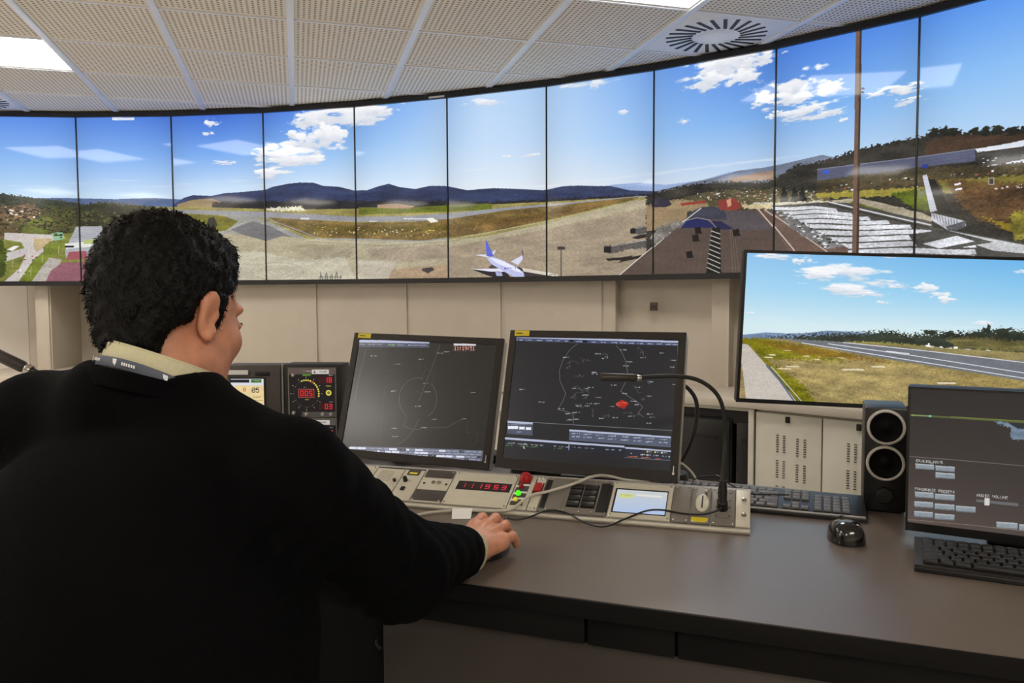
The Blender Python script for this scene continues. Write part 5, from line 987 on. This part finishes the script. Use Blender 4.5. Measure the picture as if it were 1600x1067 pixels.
# ---------------------------------------------------------------- smooth solids for the person
class Field:
    def __init__(s, lo, hi, h):
        s.lo = np.array(lo, float); s.h = h; s.n = np.ceil((np.array(hi)-s.lo)/h).astype(int)+1; s.F = np.full(s.n, .08, np.float32)
    def win(s, lo, hi):
        a = np.clip(((np.array(lo)-s.lo)/s.h).astype(int)-1, 0, s.n-1); b = np.clip(((np.array(hi)-s.lo)/s.h).astype(int)+2, 1, s.n)
        g = np.meshgrid(*[s.lo[k]+np.arange(a[k], b[k])*s.h for k in range(3)], indexing='ij', sparse=True)
        return tuple(slice(a[k], b[k]) for k in range(3)), g
    def put(s, d, sl, k, sub=False):
        F = s.F[sl]
        if sub: d = -d; hh = np.clip(.5-.5*(F-d)/k, 0, 1); s.F[sl] = F*(1-hh)+d*hh+k*hh*(1-hh); return
        hh = np.clip(.5+.5*(F-d)/k, 0, 1); s.F[sl] = F*(1-hh)+d*hh-k*hh*(1-hh)
    def cap(s, a, b, r1, r2=None, k=.01, sub=False, m=.06):
        r2 = r1 if r2 is None else r2; a, b = np.array(a, float), np.array(b, float); R = max(r1, r2)+m
        sl, (X, Y, Z) = s.win(np.minimum(a, b)-R, np.maximum(a, b)+R); d = b-a; L = d@d+1e-12
        t = np.clip(((X-a[0])*d[0]+(Y-a[1])*d[1]+(Z-a[2])*d[2])/L, 0, 1)
        D = np.sqrt((X-a[0]-t*d[0])**2+(Y-a[1]-t*d[1])**2+(Z-a[2]-t*d[2])**2)-(r1+(r2-r1)*t); s.put(D, sl, k, sub)
    def ell(s, c, r, Rm=None, k=.01, sub=False, m=.06):
        c, r = np.array(c, float), np.array(r, float); R = r.max()+m; sl, (X, Y, Z) = s.win(c-R, c+R)
        Rm = np.eye(3) if Rm is None else Rm; q = [(X-c[0])*Rm[0, i]+(Y-c[1])*Rm[1, i]+(Z-c[2])*Rm[2, i] for i in range(3)]
        k0 = np.sqrt(sum((q[i]/r[i])**2 for i in range(3))); k1 = np.sqrt(sum((q[i]/r[i]**2)**2 for i in range(3)))+1e-9
        s.put(k0*(k0-1)/k1, sl, k, sub)
    def plane_cut(s, n, c, k=.01, lo=None, hi=None):      # removes n.p > c
        sl, (X, Y, Z) = s.win(s.lo if lo is None else lo, s.lo+s.n*s.h if hi is None else hi); s.put(c-(X*n[0]+Y*n[1]+Z*n[2]), sl, k, True)
    def wave(s, fn): sl, g = s.win(s.lo, s.lo+s.n*s.h); s.F = s.F+fn(*g).astype(np.float32)
    def mesh(s):
        F = s.F; S = (F < 0); n = np.array(F.shape)-1
        C = sum(S[i:n[0]+i, j:n[1]+j, k:n[2]+k].astype(np.int8) for i in (0, 1) for j in (0, 1) for k in (0, 1))
        A = (C > 0) & (C < 8); I = np.argwhere(A); idx = -np.ones(A.shape, np.int64); idx[A] = np.arange(len(I))
        P = np.zeros((len(I), 3)); cnt = np.zeros(len(I)); cs = [(i, j, k) for i in (0, 1) for j in (0, 1) for k in (0, 1)]
        val = {c: F[I[:, 0]+c[0], I[:, 1]+c[1], I[:, 2]+c[2]] for c in cs}
        for a in cs:
            for ax in range(3):
                if a[ax]: continue
                b = tuple(a[i]+(i == ax) for i in range(3)); va, vb = val[a], val[b]; m = (va < 0) != (vb < 0)
                t = np.where(m, va/(va-vb+1e-12), 0); q = np.array(a, float)[None].repeat(len(I), 0); q[:, ax] += t; P[m] += q[m]; cnt[m] += 1
        V = s.lo+(I+P/np.maximum(cnt, 1)[:, None])*s.h; faces = []
        for ax in range(3):
            u, v = (ax+1) % 3, (ax+2) % 3; sa = [slice(None)]*3; sb = [slice(None)]*3; sa[ax] = slice(0, -1); sb[ax] = slice(1, None)
            E = S[tuple(sa)] != S[tuple(sb)]; G = np.argwhere(E); G = G[(G[:, u] > 0) & (G[:, v] > 0) & (G[:, u] < n[u]) & (G[:, v] < n[v])]
            def at_(du, dv): q = G.copy(); q[:, u] += du; q[:, v] += dv; return idx[q[:, 0], q[:, 1], q[:, 2]]
            f = np.stack([at_(-1, -1), at_(0, -1), at_(0, 0), at_(-1, 0)], 1); fl = ~S[G[:, 0], G[:, 1], G[:, 2]]; f[fl] = f[fl][:, ::-1]
            faces.append(f)
        Fc = np.concatenate(faces); Fc = Fc[(Fc >= 0).all(1)]; return V, Fc
def mesh_obj(name, parts, m, parent=None):
    V = np.concatenate([p[0] for p in parts]); o_ = 0; Fs = []
    for v, f in parts: Fs.append(f+o_); o_ += len(v)
    F = np.concatenate(Fs); me = bpy.data.meshes.new(name); me.vertices.add(len(V)); me.vertices.foreach_set('co', V.astype(np.float32).ravel())
    me.loops.add(len(F)*4); me.loops.foreach_set('vertex_index', F.astype(np.int32).ravel()); me.polygons.add(len(F)); me.polygons.foreach_set('loop_start', np.arange(0, len(F)*4, 4, dtype=np.int32))
    try: me.polygons.foreach_set('loop_total', np.full(len(F), 4, np.int32))
    except Exception: pass
    me.update(calc_edges=True); me.validate(); me.polygons.foreach_set('use_smooth', [True]*len(me.polygons)); me.materials.append(m)
    o = bpy.data.objects.new(name, me); COL.objects.link(o)
    if parent: o.parent = parent; o.matrix_parent_inverse = parent.matrix_world.inverted()
    return o
# ---------------------------------------------------------------- the person
PERSON = empty('person', Vector((-.50, .85, 0)), 'seated person in a black sweater with cream collar and lanyard, one hand on a mouse', 'person')
bpy.context.view_layer.update()
hy, hp, hr = radians(25), radians(14), radians(0)
HF0 = np.array([sin(hy), cos(hy), 0]); HR = np.array([cos(hy), -sin(hy), 0]); HU = HF0*sin(hp)+np.array([0, 0, cos(hp)]); HF = HF0*cos(hp)-np.array([0, 0, sin(hp)])
RM = np.stack([HR, HF, HU], 1); HO = np.array([-.464, 1.055, 1.203])
def hd(x, y, z): return HO+RM @ np.array([x, y, z])
def RX(a): return RM @ np.array([[1, 0, 0], [0, cos(a), -sin(a)], [0, sin(a), cos(a)]])
def RY(a): return RM @ np.array([[cos(a), 0, sin(a)], [0, 1, 0], [-sin(a), 0, cos(a)]])
ty = radians(14); TR = np.array([[cos(ty), sin(ty), 0], [-sin(ty), cos(ty), 0], [0, 0, 1]])   # torso turned to the right
Fh = Field((-.66, .84, .98), (-.30, 1.24, 1.36), .0034)
Fh.ell(hd(0, -.012, .038), (.073, .094, .083), RM, .01); Fh.ell(hd(0, .028, -.02), (.061, .066, .085), RM, .03); Fh.ell(hd(0, .045, -.06), (.046, .046, .052), RM, .03)
Fh.cap(hd(0, .076, -.110), hd(0, .066, -.09), .019, .026, .03)
for s_ in (-1, 1):
    Fh.cap(hd(s_*.058, .0, -.072), hd(s_*.022, .07, -.110), .017, .015, .035); Fh.ell(hd(s_*.041, .064, -.028), (.022, .02, .018), RM, .03); Fh.ell(hd(s_*.027, .084, .022), (.020, .009, .008), RM, .015)
    Fh.ell(hd(s_*.033, .093, -.002), (.017, .010, .011), RM, .008, True); Fh.ell(hd(s_*.032, .081, -.002), (.0125, .0125, .0125), RM, .003)
    Fh.cap(hd(s_*.024, .099, -.002-.0), hd(s_*.042, .089, -.001), .0035, .003, .004)
Fh.cap(hd(0, .091, .008), hd(0, .113, -.036), .008, .0115, .014); Fh.cap(hd(-.012, .104, -.038), hd(.012, .104, -.038), .008, .008, .008)
Fh.cap(hd(-.018, .092, -.062), hd(.018, .092, -.062), .0065, .0065, .008); Fh.cap(hd(-.016, .09, -.073), hd(.016, .09, -.073), .0068, .0068, .007); Fh.cap(hd(-.02, .101, -.0675), hd(.02, .101, -.0675), .0022, .0022, .003, True)
NB = np.array([-.455, .985, 1.045])
Fh.cap(hd(0, -.022, -.045), NB, .052, .056, .03); Fh.cap(hd(0, .012, -.09), NB+np.array([.03, .045, .0]), .035, .045, .03)
for s_ in (-1, 1): Fh.ell(hd(s_*.046, .030, -.068), (.024, .034, .046), RM, .02)
for s_ in (-1, 1):   # ears
    e = RY(s_*.28)
    Fh.ell(hd(s_*.077, -.006, -.004), (.0068, .0132, .0300), RY(s_*.20), .006); Fh.ell(hd(s_*.086, -.002, .0), (.007, .0105, .019), RY(s_*.3), .004, True)
    Fh.ell(hd(s_*.0785, -.006, .010), (.0062, .0150, .0155), RY(s_*.20), .005)
    Fh.cap(hd(s_*.076, .004, -.026), hd(s_*.077, .001, -.034), .0085, .0065, .007); Fh.cap(hd(s_*.080, .008, -.002), hd(s_*.078, .007, -.010), .0035, .0035, .004)
body_parts = [Fh.mesh()]
# hidden trunk under the clothes, joined to the same body
Ft = Field((-.78, .62, .45), (-.20, 1.2, 1.10), .012)
Ft.ell((-.51, .82, .62), (.15, .105, .18), TR, .05); Ft.ell((-.485, .90, .87), (.16, .10, .17), TR, .05); Ft.cap((-.35, .95, 1.0), (-.57, 1.0, 1.0), .05, .05, .05); Ft.cap((-.468, .975, 1.0), NB, .055, .055, .03)
body_parts.append(Ft.mesh())
def build_hand(W, yaw, side, sc=1.12, rollx=.0):
    c, s = cos(yaw), sin(yaw); Fo = np.array([s, c, 0]); Ri = np.array([c, -s, -.20*side])*side; Ri = Ri/np.linalg.norm(Ri); Up = np.cross(Ri*side, Fo)
    def hp_(x, y, z): return W+(Ri*x+Fo*y+Up*z)*sc
    B = Field(W-.15, W+.23, .0022); B = Field((min(W[0]-.11, 9), W[1]-.09, W[2]-.06), (W[0]+.15, W[1]+.22, W[2]+.08), .0022)
    fz = .0135
    kn = [(-.031, .088, .010), (-.010, .094, .0145), (.012, .090, .012), (.032, .080, .004)]
    B.cap(hp_(0, -.045, .004), hp_(0, .0, .0), .024*sc, .025*sc, .02); B.cap(hp_(-.013, 0, 0), hp_(.013, 0, -.002), .022*sc, .021*sc, .02)
    for i, (x, y, z) in enumerate(kn): B.cap(hp_(x*.45, .008, .0), hp_(x, y-.006, z-.004), .018*sc, .0125*sc, .013)
    B.cap(hp_(-.018, .02, -.012), hp_(-.036, .045, -.014), .018*sc, .013*sc, .014)
    fing = [[(-.031, .088, .010), (-.034, .122, .013), (-.034, .142, .002), (-.033, .152, -.013)], [(-.010, .094, .0145), (-.011, .129, .017), (-.011, .150, .004), (-.010, .160, -.012)], [(.012, .090, .013), (.0135, .121, .014), (.0145, .139, .000), (.0145, .148, -.014)], [(.032, .080, .006), (.0365, .105, .005), (.038, .120, -.006), (.038, .128, -.017)]]
    rad = [(.0105, .0092, .0082, .0072), (.0108, .0095, .0084, .0074), (.0102, .0089, .0079, .007), (.0092, .0079, .007, .0063)]
    for P, R in zip(fing, rad):
        for a in range(3): B.cap(hp_(*P[a]), hp_(*P[a+1]), R[a]*sc, R[a+1]*sc, .0035 if a else .006)
        B.ell(hp_(P[0][0], P[0][1]+.001, P[0][2]+.004), np.array((.0085, .010, .0075))*sc, None, .006)
        B.ell(hp_(P[1][0], P[1][1], P[1][2]+.0025), np.array((.0085, .0095, .007))*sc, None, .004)
        B.ell(hp_(P[3][0], P[3][1]-.002, P[3][2]+.0075), np.array((.0048, .0062, .0022))*sc, None, .0016)
    T = [(-.028, .03, -.012), (-.050, .062, -.012), (-.056, .088, -.014), (-.052, .108, -.018)]
    for a in range(3): B.cap(hp_(*T[a]), hp_(*T[a+1]), (.0145, .0118, .0105)[a]*sc, (.0118, .0105, .0085)[a]*sc, .005)
    for i in range(4): B.cap(hp_(kn[i][0]*.35, .03, .0155-.001*i), hp_(kn[i][0]*.92, .078, kn[i][2]+.0075), .0022, .003, .006)
    B.cap(hp_(-.002, .0, .021), hp_(-.02, .05, .0165), .0022, .0018, .006)
    return B.mesh()
WR = np.array([-.080, 1.322, .784]); YH = radians(24)
body_parts.append(build_hand(WR, YH, 1, 1.03))
WL = np.array([-.60, 1.50, .772]); body_parts.append(build_hand(WL, radians(12), -1, 1.05))
# forearms and arms under the sleeves
Fa = Field((-.80, .85, .72), (.0, 1.52, 1.1), .009)
SR, ER = np.array([-.268, .935, .999]), np.array([-.165, 1.115, .828]); SL, EL = np.array([-.628, 1.03, 1.040]), np.array([-.735, 1.26, .83])
for a, b, cc in ((SR, ER, WR), (SL, EL, WL)): Fa.cap(a, b, .045, .038, .02); Fa.cap(b, cc-(cc-b)*.08, .036, .022, .02)
body_parts.append(Fa.mesh())
body = mesh_obj('body', body_parts, M_['skin'], PERSON)
# hair
Fc = Field((-.64, .88, 1.06), (-.32, 1.22, 1.37), .0028)
Fc.ell(hd(0, -.016, .042), (.078, .100, .089), RM, .01); Fc.ell(hd(.004, -.032, -.002), (.070, .066, .072), RM, .03); Fc.ell(hd(.004, -.048, -.05), (.050, .040, .046), RM, .03); Fc.ell(hd(0, .040, .092), (.045, .040, .026), RM, .03)
Fc.wave(lambda X, Y, Z: .0016*np.sin(95*X+40*Z+8*np.sin(60*Y))*np.sin(88*Y-50*Z)+.0018*np.sin(150*Z+70*X+5*np.sin(90*X))*np.sin(130*Y+40*X)+.0012*np.sin(310*X+120*Y)*np.sin(290*Z-150*Y))
n = RM @ np.array([0, .876, -.482]); Fc.plane_cut(n, n @ HO+.036, .008)
n = RM @ np.array([0, -.28, -.96]); Fc.plane_cut(n, n @ HO+.092, .014)
n = np.array([-.89, 0, -.45]); Fc.plane_cut(n, n @ HO+.0875, .025)
for s_ in (-1, 1):
    Fc.ell(hd(s_*.09, -.004, -.012), (.03, .024, .034), RM, .006, True); Fc.ell(hd(s_*.075, -.018, -.055), (.04, .034, .036), RM, .012, True)
    Fc.cap(hd(s_*.070, .020, .02), hd(s_*.070, .018, -.012), .0085, .005, .006)
hair = mesh_obj('hair', [Fc.mesh()], M_['hair'], PERSON)
# short tufts that break the outline, part of the hair mesh family
rg = np.random.RandomState(7); tf = MB(); hv = np.array([v.co[:] for v in hair.data.vertices])+0; hn = np.array([v.normal[:] for v in hair.data.vertices])
flow0 = RM @ np.array([0, -.55, -.8])
for i in rg.choice(len(hv), 9000, replace=False):
    p, nn = hv[i], hn[i]; lc = RM.T @ (p-HO)
    if lc[2] < -.075 and lc[1] < -.02: continue
    sw = RM @ np.array([lc[0]*4, -.5 if lc[1] < .03 else .15, -.5])+rg.randn(3)*.35; tdir = sw-nn*(sw@nn); tdir /= np.linalg.norm(tdir)+1e-9
    Ln = .006+.008*rg.rand(); lift = .12+.22*rg.rand()
    side = np.cross(nn, tdir)*(.5*(rg.rand()-.5))
    q = [p-nn*.002, p+tdir*Ln*.5+nn*Ln*lift*.55+side*Ln*.3, p+tdir*Ln+nn*Ln*lift*.5+side*Ln]
    b = np.cross(nn, tdir)*.0008
    tf.add([q[0]-b, q[0]+b, q[1]+b*.8, q[1]-b*.8, q[2]], [(0, 1, 2, 3), (3, 2, 4)])
o = tf.build('hair_tufts', M_['hair'], None, smooth=True); o.parent = hair
for s_ in (-1, 1):
    c = hd(s_*.032, .0822, -.002); e = MB().lathe([(.0118*cos(a), .0118*sin(a)) for a in np.linspace(-1.5, 1.5, 12)], 16, Matrix.Translation(c)).build('eye', M_['eyew'], None, smooth=True); e.parent = PERSON; e.matrix_parent_inverse = PERSON.matrix_world.inverted()
    pu = hd(s_*.032, .0935, -.004); q = MB().lathe([(.0048, 0), (.0048, .0012), (0, .0014)], 14, frameM(pu, HR, HU, HF)).build('iris', M_['hair'], None); q.parent = e
    bw = MB().tube([hd(s_*.014, .094, .016), hd(s_*.028, .0925, .023), hd(s_*.044, .083, .020)], [.0025, .0034, .0015], 8, .8).build('eyebrow', M_['hair'], None, smooth=True); bw.parent = PERSON; bw.matrix_parent_inverse = PERSON.matrix_world.inverted()
    lsh = MB().tube([hd(s_*.022, .099, .002), hd(s_*.034, .099, .005), hd(s_*.044, .091, .001)], [.0009, .0011, .0006], 6).build('eyelash', M_['hair'], None); lsh.parent = PERSON; lsh.matrix_parent_inverse = PERSON.matrix_world.inverted()
lp = MB().tube([hd(-.02, .094, -.066), hd(-.006, .1005, -.0635), hd(.006, .1005, -.0635), hd(.02, .094, -.066)], [.002, .0035, .0035, .002], 8).build('lips', M_['lip'], None, smooth=True); lp.parent = PERSON; lp.matrix_parent_inverse = PERSON.matrix_world.inverted()
# sweater
Fs = Field((-.86, .62, .50), (.02, 1.54, 1.18), .0085)
Fs.ell((-.515, .82, .62), (.195, .15, .2), TR, .05); Fs.ell((-.470, .885, .84), (.232, .150, .19), TR, .04); Fs.ell((-.455, .925, .975), (.18, .115, .09), TR, .04)
Fs.cap(SR, SL, .062, .064, .03); Fs.cap((-.435, .985, 1.066), SR+np.array([-.02, 0, .018]), .066, .060, .02); Fs.cap((-.495, .99, 1.078), SL+np.array([.01, 0, .018]), .066, .066, .02); Fs.cap((-.50, .985, 1.078), (-.43, .985, 1.076), .072, .070, .02)
Fs.cap(SR, SR+np.array([.004, .0, -.004]), .070, .070, .02); Fs.cap(SL, SL+np.array((-.03, 0, -.03)), .073, .070, .02)
Fs.cap(SR, ER+np.array([.0, -.005, -.002]), .070, .068, .02); Fs.cap(ER, WR-(WR-ER)*.10, .068, .042, .03)
Fs.cap((-.292, .93, .92), (-.295, .92, .66), .056, .06, .03); Fs.cap(SL, EL, .07, .064, .03); Fs.cap(EL, WL-(WL-EL)*.14, .064, .042, .03)
Fs.ell((-.452, 1.0, 1.155), (.080, .086, .045), None, .012, True)
ax = (ER-SR)/np.linalg.norm(ER-SR); ax2 = (WR-ER)/np.linalg.norm(WR-ER)
def folds(X, Y, Z):
    f = 0
    dd = (X-ER[0])*ax2[0]+(Y-ER[1])*ax2[1]+(Z-ER[2])*ax2[2]; dist2 = (X-ER[0])**2+(Y-ER[1])**2+(Z-ER[2])**2
    f = .0042*np.sin(dd*150+22*Z+6*np.sin(30*X))*np.exp(-dist2/.022)
    d1 = (X-SR[0])*ax[0]+(Y-SR[1])*ax[1]+(Z-SR[2])*ax[2]; ds = (X-SR[0]-.03)**2+(Y-SR[1])**2+(Z-SR[2]+.04)**2
    f = f+.0038*np.sin(d1*95+26*X+3*np.sin(24*Z))*np.exp(-ds/.018)
    return f+.0026*np.sin(26*X+18*Z+2*np.sin(9*Y+6*Z))*np.sin(16*Z-9*X)
Fs.wave(folds)
sweater = mesh_obj('sweater', [Fs.mesh()], M_['knit'], PERSON)
# ribbed neckline and cuff of the sweater, polo collar, lanyard
def ring(name, cx, cyy, cz, r, hgt, tilt, az, m, par, thick=.004, flare=0.0, wob=0.0, n=64, a0=0, a1=2*pi, rib=0, ez=.93):
    # az: direction the ring slopes down to
    D = np.array([sin(az), cos(az)]); mb = MB(); v = []; f = []
    closed = abs(a1-a0-2*pi) < 1e-6; K = n if closed else n+1
    for k in range(K):
        a = a0+(a1-a0)*k/n; ca, sa = cos(a), sin(a)
        for (rr, zz) in ((r+flare, -hgt/2), (r, hgt/2), (r-thick, hgt/2), (r-thick+flare, -hgt/2)):
            x = cx+ca*rr; y = cyy+sa*rr*ez; along = (x-cx)*D[0]+(y-cyy)*D[1]
            v.append((x, y, cz+zz-along*tilt+wob*sin(3*a)+(rib*sin(90*a) if rib else 0)))
    for k in range(K if closed else K-1):
        a, b = k*4, ((k+1) % K)*4
        for q in range(4): f.append((a+q, b+q, b+(q+1) % 4, a+(q+1) % 4))
    mb.add(v, f); o = mb.build(name, m, None, bevel=.0012, smooth=True); o.parent = par
    if par is PERSON: o.matrix_parent_inverse = PERSON.matrix_world.inverted()
    return o
col = ring('polo_collar', -.449, 1.004, 1.117, .069, .046, .42, radians(48), M_['shirt'], PERSON, .005, .011)
ring('collar_band', -.449, 1.004, 1.133, .067, .02, .42, radians(48), M_['shirt'], col, .004, .0)
lan = ring('lanyard', -.448, 1.003, 1.113, .0785, .0135, .44, radians(48), M_['lany'], PERSON, .0022, .004, .002)
# white marks printed on the lanyard
mk_ = MB()
def ring_pt(a, dz, rr=.0835): 
    D = (sin(radians(48)), cos(radians(48))); x = -.448+cos(a)*rr; y = 1.003+sin(a)*rr*.93; return (x, y, 1.113+dz-((x+.448)*D[0]+(y-1.003)*D[1])*.44+.002*sin(3*a))
for a0 in (-1.95, -1.22, -.55, -2.6):
    mk_.add([ring_pt(a0, .004), ring_pt(a0+.07, .004), ring_pt(a0+.065, -.001, .0845), ring_pt(a0+.035, -.0045, .0845), ring_pt(a0+.005, -.001, .0845)], [(0, 1, 2, 3, 4)])
    for k in range(6): b = a0+.15+k*.036; mk_.add([ring_pt(b, .0018), ring_pt(b+.024, .0018), ring_pt(b+.024, -.002, .0845), ring_pt(b, -.002, .0845)], [(0, 1, 2, 3)])
o = mk_.build('lanyard_print', M_['white'], None); o.parent = lan; o.matrix_parent_inverse = Matrix.Identity(4)
ring('ribbed_neckline', -.452, 1.000, 1.099, .089, .024, .36, radians(40), M_['knit'], sweater, .012, .006, .0)
def cuff(C, ax_, r, Ln, m, name, par, th_=.003):
    z = Vector(ax_).normalized(); x = z.orthogonal().normalized(); Mx = frameM(Vector(C), x, z.cross(x), z)
    mb = MB(); n = 40; v = []; f = []
    for k in range(n):
        a = 2*pi*k/n; rr = r*(1+.03*sin(5*a))
        for q, zz in ((rr, 0), (rr*.97, Ln), (rr*.97-th_, Ln), (rr-th_, 0)): v.append(tuple(Mx @ Vector((q*cos(a), q*sin(a), zz))))
    for k in range(n):
        a, b = k*4, ((k+1) % n)*4
        for q in range(4): f.append((a+q, b+q, b+(q+1) % 4, a+(q+1) % 4))
    mb.add(v, f); o = mb.build(name, m, None, bevel=.001, smooth=True); o.parent = par
    if par is PERSON: o.matrix_parent_inverse = PERSON.matrix_world.inverted()
    return o
cuff(WR-ax2*.030, ax2, .0405, .034, M_['shirt'], 'shirt_cuff', PERSON); cuff(WR-ax2*.045, ax2, .0455, .022, M_['knit'], 'sleeve_rib', sweater, .006)
# trousers and shoes, seated
Fl = Field((-.80, .62, .06), (-.28, 1.48, .66), .011)
Fl.ell((-.52, .80, .545), (.17, .14, .09), TR, .04)
for hx, kx, fx in ((-.44, -.40, -.39), (-.60, -.68, -.66)): Fl.cap((hx, .82, .55), (kx, 1.24, .55), .082, .062, .03); Fl.cap((kx, 1.24, .55), (fx, 1.26, .10), .060, .048, .02)
mesh_obj('trousers', [Fl.mesh()], M_['trouser'], PERSON)
for fx in (-.39, -.66):
    Fx = Field((fx-.07, 1.15, -.005), (fx+.07, 1.50, .13), .006); Fx.cap((fx, 1.23, .045), (fx+.005, 1.42, .034), .040, .034, .02); Fx.cap((fx, 1.24, .06), (fx, 1.25, .10), .04, .045, .02); Fx.plane_cut((0, 0, -1), -.004, .004)
    mesh_obj('shoe', [Fx.mesh()], M_['black'], PERSON)
# office chair
ch = empty('office_chair', Matrix.Translation((-.52, .80, 0)) @ rz(radians(-14)), 'black fabric swivel chair under the person', 'chair')
MB().box((0, .02, .425), (.48, .46, .07)).build('seat', M_['cloth'], ch, bevel=.03, seg=3)
MB().box((0, -.235, .60), (.42, .05, .28)).build('backrest', M_['cloth'], ch, bevel=.022, seg=3)
MB().tube([(0, .0, .34), (0, -.20, .36), (0, -.275, .42), (0, -.27, .60)], .016, 10).build('back_bar', M_['metal'], ch, smooth=True)
MB().tube([(0, 0, .09), (0, 0, .39)], .026, 16).build('gas_column', M_['metal'], ch, smooth=True)
for k in range(5):
    a = 2*pi*k/5+.3; MB().tube([(0, 0, .10), (.14*cos(a), .14*sin(a), .095), (.28*cos(a), .28*sin(a), .075)], [.026, .020, .014], 10).build('leg', M_['metal'], ch, smooth=True)
    MB().lathe([(.028, -.012), (.028, .012)], 20, Matrix.Translation((.28*cos(a), .28*sin(a), .029)) @ rz(a) @ Matrix.Rotation(pi/2, 4, 'X')).build('castor', M_['black'], ch)
